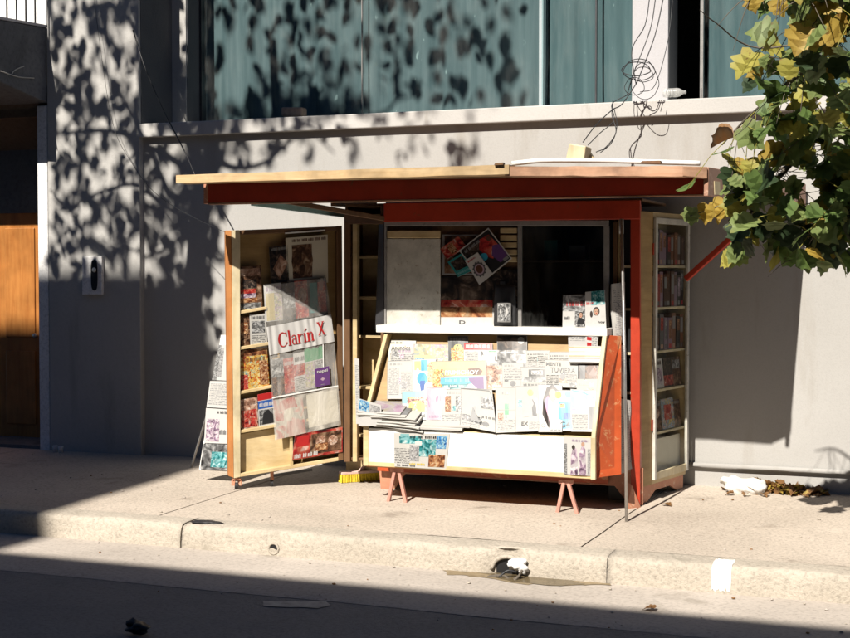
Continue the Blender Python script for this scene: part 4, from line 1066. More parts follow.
cp('newspaper', 'newspaper with scattered black capitals and a small face', [(544.5, 359.5), (578, 360.5), (578, 388), (544.5, 387)], [('w', .05, .10, .5, .22, 'MENTE', 'ink_k'), ('w', .18, .28, .92, .46, 'TUVIERA', 'ink_g'), ('e', .55, .62, .07, .11, 'ink_g'), ('t', .06, .55, .42, .95, 'text'), ('p', .74, .8, .98, .98, 'pic_grey'), ('t', .66, .5, .96, .76, 'text_pale')])
cp('magazine', 'brown magazine with a round dark emblem in the right corner of the counter', rect(578.5, 360, 600.5, 386), [('p', 0, 0, 1, 1, 'pic_brown'), ('e', .62, .42, .24, .24, 'ink_br'), ('e', .62, .42, .16, .16, 'pic_red'), ('p', .05, .1, .3, .9, 'ink_g'), ('p', .0, .78, 1, 1, 'ink_w')], base='paper_white')
cp('newspaper', 'plain white newspaper in front of the brown emblem magazine', rect(576.5, 379, 599, 395), [('h', .1, .2, .8, .4, 'ink_lg')])
# front row
cp('magazine', 'magazine with a cyan and orange picture above the folded pile', [(402, 391.5), (429, 391), (430, 420), (402, 420)], [('p', .0, .0, .98, .42, 'ink_cl'), ('p', .2, .2, .96, .72, 'pic_mix'), ('e', .55, .55, .3, .22, 'ink_y'), ('h', .06, .8, .9, .92, 'ink_k')], base='paper_white')
cp('magazine', 'pale pink magazine in the front row', [(427, 387.5), (450, 388), (450, 420), (427, 420)], [('p', 0, 0, 1, 1, 'ink_pl'), ('g', [(.0, .3), (.5, .26), (.45, .5), (.1, .62)], 'ink_pk'), ('p', .2, .06, .9, .22, 'ink_w'), ('e', .6, .62, .3, .2, 'ink_w'), ('h', .1, .86, .9, .94, 'ink_mv')], base='paper_white')
cp('newspaper', 'newspaper with two small photographs in the front row', [(440, 389.5), (466, 389), (466.5, 423), (440, 424)], [('p', .2, .2, .42, .66, 'pic_warm'), ('p', .6, .2, .82, .66, 'pic_grey'), ('h', .1, .06, .9, .14, 'ink_lg'), ('t', .1, .72, .9, .96, 'text_pale')])
cp('newspaper', 'large white newspaper with a pencil sketch and a dark photograph', [(460.5, 388), (492, 389.5), (497, 434), (461, 427)], [('g', [(0, .0), (.92, .03), (.96, .16), (.9, .05), (0, .025)], 'ink_k'), ('g', [(.28, .8), (.36, .45), (.44, .42), (.46, .6), (.56, .82)], 'ink_lg'), ('g', [(.40, .8), (.45, .5), (.5, .8)], 'ink_w'), ('p', .62, .18, .99, .46, 'pic_grey'), ('h', .62, .64, .98, .70, 'ink_k'), ('p', .05, .66, .3, .82, 'pic_pale'), ('e', .72, .84, .10, .06, 'ink_lg'), ('e', .72, .84, .07, .04, 'ink_w'), ('t', .05, .86, .55, .97, 'text_pale')], curl=.03)
cp('newspaper', 'white newspaper with a small green figure in the front row', [(495.5, 387), (517, 387.5), (518, 433), (496, 434)], [('p', .42, .36, .60, .60, 'ink_gr'), ('p', .44, .60, .50, .68, 'ink_t'), ('h', .3, .1, .7, .16, 'ink_lg'), ('t', .1, .72, .9, .95, 'text_pale'), ('p', .08, .49, .92, .50, 'ink_lg')], curl=.02)
cp('newspaper', 'newspaper with a dark standing figure drawn in the front row', [(515.5, 386), (540, 386.5), (541, 432), (516, 433)], [('g', [(.25, .26), (.6, .2), (.92, .24), (.96, .62), (.28, .68)], 'ink_lg'), ('g', [(.28, .28), (.6, .24), (.9, .28), (.9, .60), (.32, .64)], 'ink_w'), ('g', [(.5, .62), (.55, .36), (.68, .28), (.82, .4), (.86, .66)], 'ink_g'), ('e', .40, .42, .09, .06, 'ink_k'), ('e', .60, .14, .12, .07, 'ink_y'), ('w', .24, .78, .5, .86, 'EX', 'ink_g'), ('t', .55, .78, .95, .95, 'text_pale')], curl=.02)
cp('magazine', 'white magazine with a dark haired figure in pink in the front row', [(538, 384.5), (562, 385), (563, 433), (539, 433)],
   [('g', [(.16, .62), (.2, .3), (.36, .06), (.62, .0), (.86, .12), (.6, .16), (.42, .34), (.36, .6), (.5, .82), (.44, .92), (.26, .74)], 'ink_hw'), ('g', [(.2, .58), (.3, .3), (.44, .2), (.48, .4), (.38, .62), (.52, .84)], 'ink_pk'), ('e', .6, .22, .16, .13, 'ink_s'), ('e', .86, .18, .09, .07, 'ink_y'), ('e', .2, .86, .08, .045, 'ink_lg'), ('e', .2, .86, .055, .03, 'ink_w'), ('h', .5, .94, .95, .98, 'ink_lg')], base='paper_white', curl=.02)
cp('magazine', 'narrow magazine with bright blue panels in the front row', [(556.5, 390), (573, 390.5), (573.5, 431), (557, 431)], [('e', .72, .1, .2, .08, 'ink_c'), ('e', .1, .12, .2, .09, 'ink_y'), ('p', .1, .30, .98, .95, 'ink_c'), ('p', .2, .34, .5, .44, 'pic_comic'), ('p', .4, .56, .98, .72, 'ink_b'), ('w', .2, .78, .8, .92, 'G4', 'ink_k')], base='paper_white')
cp('magazine', 'pale turquoise magazine with a dark corner block at the right end of the front row', [(570.5, 389), (596.5, 391), (595, 432), (571, 431.5)], [('p', .02, .12, .98, .42, 'ink_cl'), ('g', [(.05, .02), (.5, .04), (.9, .16), (.88, .2), (.5, .08), (.05, .05)], 'ink_t'), ('p', .04, .46, .8, .50, 'ink_mv'), ('p', .74, .40, .99, .94, 'ink_k'), ('t', .05, .58, .7, .95, 'text_pale')], base='paper_white')
# orange edged stack and tall white magazines against the right end, standing off the shelf
cp('magazine_stack', 'short stack of orange edged magazines in the right corner under the shelf', rect(568.5, 346, 601, 362, .3), [('p', 0, a_, 1, a_ + .09, ('ink_o', 'ink_cr', 'ink_s', 'ink_w', 'ink_o', 'ink_br', 'ink_cr')[i_]) for i_, a_ in enumerate((.04, .17, .30, .44, .58, .71, .86))], base='paper_white', off=.07, thick=.05)
shF = fromY(9.225)
def sq(pts): return [shF.at(u, v) for u, v in pts]
paper('magazine', 'white magazine hanging over the shelf edge at its right end', sq([(568, 331), (586.5, 331), (587, 351), (568.5, 350)]), [('h', .1, .86, .8, .96, 'ink_mv'), ('t', .1, .1, .9, .5, 'text_pale')], 'magazines at the right end of the shelf', base='paper_white', bend=.004)
paper('magazine', 'white magazine with a red label hanging over the shelf beside the orange side', [p + V((0, -.006, 0)) for p in sq([(585.5, 331), (599, 331.5), (597, 357), (586, 353)])], [('p', .12, .25, .5, .72, 'ink_r'), ('p', .12, .4, .5, .5, 'ink_w'), ('t', .55, .1, .95, .9, 'text_pale')], 'magazines at the right end of the shelf', base='paper_white', bend=.004)
st = fromY(9.30)
def stq(pts, dy=0): return [st.at(u, v) + V((0, dy, 0)) for u, v in pts]
paper('magazine', 'grey magazine with a small portrait standing on the shelf in the window corner', stq([(563, 295), (587.5, 294.5), (587, 327.5), (562.5, 327.5)]), [('p', 0, 0, 1, .5, 'pic_grey'), ('h', .15, .2, .9, .34, 'ink_r'), ('p', .5, .5, .98, .98, 'pic_grey')] + face_print(.74, .62, .075, .9) + [('h', .08, .66, .3, .76, 'ink_g')], 'magazines at the right end of the shelf', base='paper_white')
paper('magazine', 'magazine with a dark haired cover girl standing against the window frame', stq([(586, 292), (605.5, 290), (607, 328), (586, 328)], -.02), [('p', .3, .0, .98, .38, 'pic_teal'), ('h', .05, .28, .4, .36, 'ink_r'), ('p', .0, .38, 1, 1, 'ink_w')] + face_print(.55, .55, .13, .62, top='ink_w') + [('e', .30, .62, .07, .09, 'ink_hw'), ('w', .62, .8, .95, .88, 'hoy', 'ink_k')], 'magazines at the right end of the shelf', base='paper_white')
# ---- pile of folded newspapers at the left end of the lip
G2 = 'folded newspapers piled on the counter lip'
zz = zlip + .004
labs = ['lowest folded newspaper of the pile on the left end of the counter', 'second folded newspaper from the bottom of the pile, its fold pushed to the right', 'third folded newspaper of the pile with an open gap in its fold', 'fourth folded newspaper from the bottom of the pile', 'fifth folded newspaper of the pile, below the top two', 'newspaper under the topmost one of the folded pile', 'topmost newspaper of the folded pile, its pink printed page facing up']
for k in range(7):
    u0 = 359 + rnd.uniform(14, 20) if k < 5 else 359.5; u1 = (424, 421, 417, 420, 418, 408, 402)[k]; th = (.012, .016, .014, .018, .012, .014, .012)[k]
    y0 = YC - .03 - rnd.uniform(0, .025) ; y1 = y0 + .24
    xa_, xb_ = at(u0, 425, YC).x, at(u1, 425, YC).x; n = 12; vs = []; fs = []
    sagR = (.030, .02, .012, .01, .008, .006, .004)[k]
    for i in range(n + 1):
        t = i / n; x = xa_ + (xb_ - xa_) * t
        dz = .004 * noise.noise(V((t * 3, k, 0))) - sagR * t * t
        yy = y0 + .012 * noise.noise(V((t * 2, k, 5)))
        tt = th * (1 + .25 * noise.noise(V((t * 4, k, 9))))
        prf = [(yy + .010, zz + dz), (yy + .002, zz + dz + tt * .25), (yy, zz + dz + tt * .5), (yy + .002, zz + dz + tt * .78), (yy + .012, zz + dz + tt), (y1, zz + dz + tt + .085), (y1, zz + dz + .085)]
        vs += [V((x, a, b)) for a, b in prf]
    for i in range(n):
        for p in range(7):
            p2 = (p + 1) % 7; fs.append((i * 7 + p, i * 7 + p2, (i + 1) * 7 + p2, (i + 1) * 7 + p))
    fs += [tuple(range(6, -1, -1)), tuple(n * 7 + p for p in range(7))]
    mb = MB(); mb.idx(vs, fs, 'newsprint', False)
    if k >= 5:
        for i in range(n):
            a = [vs[i * 7 + 4], vs[(i + 1) * 7 + 4], vs[(i + 1) * 7 + 5], vs[i * 7 + 5]]
            b = [p + V((0, -.0004, .0012)) for p in a]
            t0, t1 = i / n, (i + 1) / n
            mb.face([b[0].lerp(b[3], .08), b[1].lerp(b[2], .08), b[1].lerp(b[2], .95), b[0].lerp(b[3], .95)], ('pic_pale', 'pic_pastel')[k - 5] if t0 > .2 else 'text', [(t0 * .3, 0), (t1 * .3, 0), (t1 * .3, .3), (t0 * .3, .3)])
    mb.build('newspaper', None, labs[k], 'newspaper', G2)
    zz += th + .0015
# two more folded papers on the lip right of the pile
for k, (u0, u1, lab) in enumerate(((421, 463, 'flat folded newspaper on the counter lip right of the pile'), (424, 470, 'folded newspaper lying on another one right of the pile'))):
    xa_, xb_ = at(u0, 425, YC).x, at(u1, 428, YC).x; z0 = zlip + .002 + k * .016; y0 = YC - .02 + .01 * k
    mb = MB(); n = 8
    for i in range(n):
        a, b = i / n, (i + 1) / n; za, zb_ = [.004 * noise.noise(V((t * 3, k, 2))) + .006 * k * t for t in (a, b)]
        xA, xB = xa_ + (xb_ - xa_) * a, xa_ + (xb_ - xa_) * b
        mb.hexa([(xA, y0, z0 + za), (xB, y0, z0 + zb_), (xB, y0 + .16, z0 + zb_ + .09), (xA, y0 + .16, z0 + za + .09), (xA, y0, z0 + .013 + za), (xB, y0, z0 + .013 + zb_), (xB, y0 + .16, z0 + .103 + zb_), (xA, y0 + .16, z0 + .103 + za)], 'newsprint')
    mb.build('newspaper', None, lab, 'newspaper', G2)
# white sheet hanging off the left end of the lip
paper('poster_sheet', 'white sheet with a pale blue printed corner hanging at the left end of the counter', [at(u, v, 8.90) for u, v in ((357.5, 398), (381, 405), (382, 426), (358.5, 426))], [('p', .04, .02, .5, .42, 'pic_blue'), ('p', .5, .1, .95, .4, 'pic_pale')], base='paper_white', bend=.008)
paper('newspaper_bill', 'narrow white bill standing edge on between the side door and the counter', [at(u, v, 9.0) for u, v in ((354.5, 358), (359, 359), (360, 424), (356, 424))], [('t', .1, .1, .9, .9, 'text_pale')], base='paper_white')
# ---- stuck on the white front panel
pf_ = fromY(YC - .003)
def fr(pts, d=0): return [pf_.at(u, v, d) for u, v in pts]
G3 = 'papers fixed to the white counter front'
paper('newspaper', 'colourful turquoise and orange newspaper fixed to the white counter front', fr([(394, 433), (449.5, 434), (446, 469.5), (394.5, 466.5)], .004), [('t', .0, .45, .3, .9, 'text'), ('p', .1, .08, .5, .30, 'pic_teal'), ('p', .12, .02, .28, .2, 'ink_cl'), ('h', .3, .06, .9, .14, 'ink_k'), ('p', .48, .16, .78, .66, 'pic_teal'), ('p', .78, .06, .96, .42, 'pic_blue'), ('p', .66, .60, .96, .95, 'pic_warm'), ('p', .3, .34, .48, .8, 'pic_pale'), ('h', .3, .86, .62, .92, 'ink_y'), ('p', .4, .22, .52, .34, 'ink_w'), ('h', .05, .92, .4, .97, 'ink_g')], G3, bend=.010, wav=.008)
paper('magazine', 'mauve magazine with standing figures fixed to the right of the white counter front', fr([(563.5, 436.5), (592.5, 438), (592, 476), (564, 474)], .006), [('p', .0, .18, .12, 1, 'pic_grey'), ('g', [(.24, 1), (.26, .5), (.34, .28), (.46, .3), (.5, .6), (.5, 1)], 'pic_mauve'), ('e', .35, .27, .06, .06, 'ink_hw'), ('g', [(.56, 1), (.56, .4), (.66, .2), (.76, .3), (.8, 1)], 'pic_mauve'), ('e', .68, .18, .06, .06, 'ink_s'), ('h', .3, .06, .9, .12, 'ink_mv'), ('p', .84, .3, .98, .96, 'pic_pale')], G3, base='paper_white', bend=.006)
# ---- posters and clippings in the serving window
PB = fromY(YF - .004)
def wq(pts, d=0): return [PB.at(u, v, d) for u, v in pts]
G4 = 'papers hung in the serving window'
paper('poster', 'framed faded poster behind the tilted magazines', wq([(442, 234.5), (493, 234.5), (493, 275), (442, 275)], -.02), [('p', .0, .0, 1, 1, 'ink_lg'), ('p', .05, .04, .97, .96, 'pic_brown')], G4, base='paper_cream')
paper('poster', 'dark photographic poster whose pale foot catches the sun', wq([(441, 276), (492.5, 276), (492.5, 327.5), (441, 327.5)], -.02), [('p', .0, .0, 1, .46, 'pic_dark'), ('p', .0, .46, 1, .66, 'pic_red'), ('p', .0, .60, 1, .80, 'pic_warm'), ('p', 0, .8, 1, 1, 'ink_w'), ('w', .36, .86, .48, .93, 'D', 'ink_g')], G4, base='paper_cream')
paper('leaflet', 'orange leaflet tilted behind the large magazine in the window', wq([(440, 249), (458, 236), (467, 247), (447, 259)], .004), [('p', 0, 0, 1, 1, 'pic_red'), ('p', .3, .1, .6, .9, 'pic_warm')], G4)
paper('leaflet', 'teal leaflet tilted at the lower left of the large magazine', wq([(447.5, 262), (462, 253), (474, 270), (458, 277)], .010), [('p', 0, 0, 1, 1, 'ink_t'), ('p', .12, .1, .9, .68, 'pic_dark'), ('h', .1, .78, .9, .9, 'ink_cl')], G4)
paper('magazine', 'large tilted magazine with a red and blue cover picture in the window', wq([(459, 250.5), (488.3, 227.8), (512, 258.6), (483, 282)], .018), [('p', .03, .03, .97, .97, 'ink_k'), ('p', .04, .05, .55, .34, 'pic_dark'), ('g', [(.45, .3), (.62, .1), (.9, .14), (.95, .6), (.6, .7), (.5, .55)], 'pic_red'), ('e', .42, .52, .12, .10, 'ink_c'), ('g', [(.62, .62), (.8, .42), (.97, .5), (.97, .85), (.7, .9)], 'ink_p'), ('p', .05, .62, .3, .94, 'pic_teal'), ('e', .84, .22, .07, .07, 'ink_br'), ('h', .1, .08, .6, .16, 'ink_lg'), ('p', .80, .86, .95, .94, 'ink_lg')], G4, base='paper_white')
paper('leaflet', 'white tilted leaflet with a dark round emblem pinned over the large magazine', wq([(464.7, 260.6), (477.6, 252.2), (492.6, 273.6), (479.3, 284.8)], .026), [('e', .5, .56, .36, .26, 'ink_g'), ('e', .5, .56, .29, .20, 'ink_pl'), ('e', .5, .56, .21, .15, 'ink_br'), ('h', .12, .08, .7, .14, 'ink_r')] + [('e', .5 + .36 * math.cos(a), .56 + .26 * math.sin(a), .05, .035, 'ink_g') for a in [i * PI / 6 for i in range(12)]], G4, base='paper_white')
# dark shiny bag hanging by the slats, over a white card
paper('card', 'white card with a silver print behind the dark plastic bag on the shelf', wq([(492.5, 270), (518, 270), (518, 327.5), (492.5, 327.5)], -.015), [('p', 0, 0, 1, .66, 'pic_dark'), ('p', .3, .2, .5, .6, 'ink_g')], G4, base='paper_white')
mb = MB(); P0_ = PB.at(505, 310, .03); vs = []; fs = []
for j in range(11):
    for i in range(13):
        u = i / 12 * 2 - 1; v = j / 10 * 2 - 1
        hw = (.135, .14, .14, .135, .13, .125, .115, .105, .10, .10, .10)[j] if False else .083 * (1 - .10 * (v > .0) * v)
        vs.append(P0_ + V((u * hw, -.030 * (1 - u * u) * (1 - v * v * .9) + .012 * noise.noise(V((u * 2, v * 2, 4))), -.118 + (j / 10) * .30)))
for j in range(10):
    for i in range(12): a = j * 13 + i; fs.append((a, a + 1, a + 14, a + 13))
mb.idx(vs, fs, 'dark_bag' if 'dark_bag' in MATS else 'rubber', True)
bag = mb.build('plastic_bag', None, 'black plastic bag with a silver printed panel hanging at the slatted window edge', 'bag')
md = bag.modifiers.new('s', 'SOLIDIFY'); md.thickness = .004
mb = MB(); sheet(mb, [P0_ + V((x, -.036, z)) for x, z in ((-.045, .05), (.055, .05), (.055, -.085), (-.045, -.085))], [('p', .05, .05, .95, .95, 'pic_grey'), ('e', .5, .45, .3, .3, 'ink_w')], base='greymetal', bend=.008); mb.build('print_panel', bag)
# ---- papers hanging edge-on beside the counter
for k, (pts, lab) in enumerate(((((611.5, 284), (621, 282), (621.5, 345), (613.5, 340)), 'upper white newspaper hanging edge on beside the red post'), (((616, 345), (621, 346), (622, 400), (616, 396)), 'middle white newspaper hanging edge on beside the red post'), (((617, 398), (627.5, 402), (629, 470), (620, 474)), 'lower crumpled newspaper hanging beside the red post'))):
    q = [at(u, v, 9.34 - .02 * k) for u, v in pts]; q[1].y += .10; q[2].y += .10
    paper('newspaper', lab, q, [('t', .1, .1, .9, .9, 'text_pale'), ('p', .2, .3, .8, .5, 'pic_pale')], 'newspapers hanging beside the red post', wav=.03, bend=.02, thick=.012)

# ---- in the side door
G5 = 'magazines in the side door rack'
def dq(pts, o): return [D(u, v, o) for u, v in pts]
def dp(name, label, pts, prints, o=-.035, group=G5, **k): return paper(name, label, dq(pts, o), prints, group, **{'base': 'paper_white', **k})
dp('magazine', 'magazine in a plastic cover with striped colours on the top shelf of the side door', [(237.5, 267), (261, 265.5), (262.5, 309), (238.5, 311)], [('p', 0, 0, 1, 1, 'pic_brown'), ('p', .1, .05, .95, .22, 'pic_skin'), ('p', .2, .3, .8, .5, 'pic_dark'), ('p', .02, .52, .75, .62, 'pic_red'), ('p', .02, .62, .75, .72, 'pic_mauve'), ('p', .02, .72, .8, .82, 'pic_warm'), ('p', .02, .84, .95, .97, 'pic_grey')])
dp('magazine', 'dark photographic magazine on the second shelf of the side door', [(238, 317), (250, 316.5), (250.5, 345), (238.5, 346)], [('p', 0, 0, 1, 1, 'pic_brown'), ('p', .1, .2, .8, .6, 'pic_warm')])
dp('newspaper', 'grey newspaper on the second shelf of the side door', [(249.5, 314.5), (266, 313.5), (267.5, 348), (250.5, 349)], [('h', .1, .05, .9, .15, 'ink_g'), ('p', .1, .2, .9, .55, 'pic_grey'), ('t', .08, .6, .92, .96, 'text')], -.03, base='newsprint')
dp('comic', 'bright red and yellow comic on the third shelf of the side door', [(238, 351), (267, 347.5), (269.5, 388), (239.5, 392)], [('p', 0, 0, 1, 1, 'pic_comic'), ('p', .0, .0, 1, .16, 'pic_warm'), ('h', .1, .2, .9, .3, 'ink_br'), ('p', .02, .6, .3, .96, 'pic_red'), ('e', .5, .5, .2, .18, 'pic_comic'), ('p', .7, .3, .98, .9, 'pic_warm')])
dp('magazine', 'orange brown magazine on the bottom shelf of the side door', [(239.5, 400), (257, 397), (258.5, 427), (240.5, 430)], [('p', 0, 0, 1, 1, 'pic_skin'), ('p', .1, .38, .95, .95, 'pic_red'), ('h', .1, .1, .9, .22, 'ink_br')])
dp('magazine', 'blue and white magazine with a red top on the bottom shelf of the side door', [(257.5, 394.5), (274, 391.5), (275.5, 424), (259, 427)], [('p', 0, 0, 1, .2, 'ink_r'), ('p', .0, .22, 1, .46, 'ink_b'), ('h', .08, .28, .92, .4, 'ink_w'), ('p', .05, .5, .95, .95, 'pic_grey'), ('g', [(.2, .95), (.3, .6), (.6, .5), (.9, .7), (.95, .95)], 'ink_k')], -.03)
dp('poster', 'pale poster with a dark round portrait at the top of the side door', [(285.5, 238), (327.5, 234.5), (328, 282.5), (287.5, 286)], [('p', .0, .0, .2, 1, 'paper_cream'), ('p', .14, .16, .62, .86, 'pic_brown'), ('e', .38, .5, .26, .30, 'pic_brown'), ('p', .66, .2, .98, .58, 'paper_cream'), ('h', .15, .04, .95, .1, 'ink_br')], base='paper_cream')
dp('magazine', 'dark magazine with a pale diamond picture beside the round portrait', [(269, 247), (287.5, 244.5), (289, 281), (271, 284)], [('p', 0, 0, 1, 1, 'pic_dark'), ('g', [(.15, .6), (.6, .25), (.98, .5), (.5, .9)], 'pic_skin'), ('h', .1, .04, .9, .12, 'ink_lg')])
# row of magazines in the upper pocket
for k, (u0, u1, pr, lab) in enumerate(((263.5, 283, [('p', .08, .25, .5, .98, 'ink_yl'), ('p', .5, .25, .95, .98, 'pic_pastel'), ('h', .1, .06, .9, .2, 'ink_mv')], 'white magazine with a yellow green panel in the upper plastic pocket'), (281, 297, [('p', 0, 0, 1, 1, 'pic_dark'), ('p', .1, .3, .9, .7, 'pic_grey')], 'dark magazine next to the yellow green one in the upper pocket'),
    (294, 309, [('p', 0, 0, 1, 1, 'pic_red'), ('e', .5, .4, .3, .2, 'pic_skin')], 'deep red magazine in the upper plastic pocket'), (307, 326, [('p', 0, 0, 1, 1, 'pic_dark'), ('p', .1, .1, .5, .9, 'ink_t'), ('p', .52, .1, .95, .9, 'pic_red')], 'dark green and red magazine at the hinge end of the upper pocket'))):
    f = lambda u: (u - 263.5) / 62.5
    dp('magazine', lab, [(u0, 284.5 - 7 * f(u0)), (u1, 284.5 - 7 * f(u1)), (u1 + 2, 322 - 7 * f(u1)), (u0 + 2, 322 - 7 * f(u0))], pr, -.02 + .003 * k)
# the hanging display of plastic pockets with the printed strip
HG = thing('pocket_display', 'hanging clear plastic pocket display with a red lettered white strip on the side door', 'display', D(300, 440, .012))
HQ = lambda pts, o: [D(u, v, o) for u, v in pts]
mb = MB(); Pst = sheet(mb, HQ([(266.5, 327), (331, 314.5), (334.5, 341.5), (269.5, 355.5)], .022), [], base='paper_white', thick=.001, nu=40, nv=6, wav=.004, seed=3)
TLs, TRs, BRs, BLs = HQ([(266.5, 327), (331, 314.5), (334.5, 341.5), (269.5, 355.5)], .022)
# rebuild the strip with its vertical gathers and the lettering on it
def gather(u, v, o=0):
    b = (TLs * (1 - u) + TRs * u) * (1 - v) + (BLs * (1 - u) + BRs * u) * v
    w_ = .006 * math.sin(u * 46 + 2.5 * math.sin(u * 9)) * (.35 + .65 * abs(v - .35)) * (1 if u < .75 else .5) + .005 * noise.noise(V((u * 14, v * 1.2, 3)))
    return b + dn * (w_ + o)
mb = MB(); n1, n2 = 90, 10
vs = [gather(i / n1, j / n2) for j in range(n2 + 1) for i in range(n1 + 1)]
mb.idx(vs, [(j * (n1 + 1) + i, (j + 1) * (n1 + 1) + i, (j + 1) * (n1 + 1) + i + 1, j * (n1 + 1) + i + 1) for j in range(n2) for i in range(n1)], 'paper_white', True)
strip = mb.build('title_strip', HG)
# serif letters of the strip, drawn stroke by stroke in a unit box (x right, y down, x-height .38)
def arc(cx, cy, rx, ry, a0, a1, w0, w1, n=14):
    o, i_ = [], []
    for k in range(n + 1):
        t = k / n; a = math.radians(a0 + (a1 - a0) * t); w = w0 + (w1 - w0) * math.sin(PI * t)
        o.append((cx + rx * math.cos(a), cy - ry * math.sin(a))); i_.append((cx + (rx - w) * math.cos(a), cy - (ry - w * .55) * math.sin(a)))
    return [[o[k], o[k + 1], i_[k + 1], i_[k]] for k in range(n)]
def rc(x0, y0, x1, y1): return [[(x0, y0), (x1, y0), (x1, y1), (x0, y1)]]
def glyphC(x): return arc(x + .36, .53, .36, .49, 42, 318, .05, .17) + [[(x + .56, .12), (x + .68, .06), (x + .68, .34), (x + .63, .34)], [(x + .56, .90), (x + .68, .82), (x + .70, .74), (x + .62, .74)]]
def stem(x, y0): return rc(x, y0, x + .13, 1.0) + rc(x - .06, .95, x + .19, 1.0) + [[(x - .06, y0 + .05), (x, y0), (x + .02, y0), (x + .02, y0 + .07)]]
def glyphl(x): return stem(x, .0)
def glypha(x): return rc(x + .24, .48, x + .36, 1.0) + arc(x + .17, .55, .19, .19, 20, 170, .04, .10, 8) + arc(x + .15, .80, .16, .20, 40, 330, .05, .10) + rc(x + .34, .94, x + .43, 1.0)
def glyphr(x): return stem(x, .38) + arc(x + .27, .52, .14, .14, 20, 190, .06, .10, 8)
def glyphi(x): return stem(x, .38) + [[(x + .03, .28), (x + .19, .10), (x + .28, .13), (x + .10, .28)]]
def glyphn(x): return stem(x, .38) + arc(x + .27, .56, .17, .19, 0, 175, .05, .12, 10) + rc(x + .31, .56, x + .44, 1.0) + rc(x + .26, .95, x + .5, 1.0)
def glyphX(x): return [[(x, .04), (x + .14, .04), (x + .56, 1.0), (x + .42, 1.0)], [(x + .42, .04), (x + .52, .04), (x + .12, 1.0), (x + .02, 1.0)]] + rc(x - .05, .02, x + .2, .07) + rc(x + .36, .02, x + .58, .07) + rc(x - .03, .96, x + .2, 1.0) + rc(x + .36, .96, x + .62, 1.0)
word = glyphC(0) + glyphl(.80) + glypha(1.04) + glyphr(1.52) + glyphi(1.98) + glyphn(2.24)
mb = MB()
def put(polys, u0, u1, v0, v1, wtot, m, o):
    for k, pg in enumerate(polys):
        mb.face([gather(u0 + (u1 - u0) * x / wtot, v0 + (v1 - v0) * y, o + .00002 * k) for x, y in pg], m)
put(word, .15, .70, .26, .80, 2.74, 'ink_r', .004); put(glyphX(.0), 0.765, .885, .17, .66, .62, 'ink_r', .0075)
for o_ in ('title_lettering',): mb.build(o_, strip)
for nm, pts, m, o in (('upper_pocket', [(264, 286), (326, 278), (331, 314), (266.5, 327)], 'film', .012), ('middle_pocket', [(269.5, 356), (334.5, 342), (338, 386), (272, 398)], 'film', .018), ('lower_pocket', [(272, 398.5), (338, 386.5), (341, 425), (275, 440)], 'film_milky', .02)):
    mb = MB(); sheet(mb, HQ(pts, o), [], base=m, thick=.0005, nu=16, nv=8, wav=.014, seed=o * 100)
    # keep the front skin only
    keep = 16 * 8; nm_ = MB(); nm_.v = mb.v[:17 * 9]; nm_.f = mb.f[:keep]; nm_.m = mb.m[:keep]; nm_.uv = mb.uv[:keep]; nm_.sm = [True] * keep; nm_.mats = mb.mats
    nm_.build(nm, HG)
mb = MB(); mb.slab(HQ([(272, 397.3), (338, 385.3), (338.2, 386.6), (272.2, 398.6)], .024), -dn * .003, 'white_plastic'); mb.slab(HQ([(322.5, 342), (323.5, 342), (324, 372), (323, 372)], .024), -dn * .002, 'white_plastic'); mb.build('seam', HG)
# contents of the middle pocket
f2 = lambda u: 356 - 14 * (u - 269.5) / 65
for k, (u0, u1, t0, pr, lab) in enumerate(((271, 284, 4, [('p', 0, 0, 1, .5, 'pic_grey'), ('p', 0, .5, 1, 1, 'pic_brown')], 'grey brown magazine in the middle pocket at the free end'), (283, 294, 6, [('p', 0, 0, 1, 1, 'pic_red'), ('h', .1, .1, .9, .2, 'ink_w')], 'red magazine in the middle pocket'),
    (293, 305, 3, [('p', 0, .3, 1, .6, 'pic_red'), ('h', .1, .1, .9, .22, 'ink_k'), ('t', .05, .65, .95, .98, 'text')], 'white and red magazine in the middle pocket'), (304, 323, 1, [('p', .0, .0, 1, .32, 'ink_gr'), ('p', .0, .34, .5, .98, 'pic_pastel'), ('p', .5, .34, 1, .98, 'pic_grey')], 'magazine with a green top in the middle pocket'))):
    dp('magazine', lab, [(u0, f2(u0) + t0), (u1, f2(u1) + t0), (u1 + 2, f2(u1) + 41), (u0 + 2, f2(u0) + 41)], pr, .004 + .002 * k)
dp('booklet', 'small purple booklet with white lettering in front of the plastic pockets', [(314.5, 369), (329, 366), (330.5, 384.5), (315.5, 387.5)], [('p', 0, 0, 1, 1, 'ink_p'), ('w', .14, .10, .88, .32, 'topsi', 'ink_w', .02), ('g', [(.36, .62), (.5, .54), (.68, .62), (.52, .72)], 'ink_pl'), ('p', .35, .9, .6, .93, 'ink_lg')], .034)
dp('magazine', 'magazine with a large red flower in the milky lower pocket', [(273, 399), (302, 393.5), (306, 433), (277, 439.5)], [('p', 0, 0, 1, 1, 'pic_flower'), ('e', .48, .42, .16, .18, 'paper_cream'), ('g', [(.2, .1), (.7, .0), (.8, .3), (.5, .3), (.2, .35)], 'ink_r'), ('g', [(.4, .62), (.8, .6), (.95, .95), (.6, .98), (.35, .9)], 'ink_r'), ('g', [(.0, .35), (.3, .4), (.3, .6), (.05, .55)], 'ink_r')], .010)
dp('card', 'blank pale card in the milky lower pocket', [(306, 394), (336.5, 388), (339, 421), (309, 428)], [], .010, base='paper_cream')
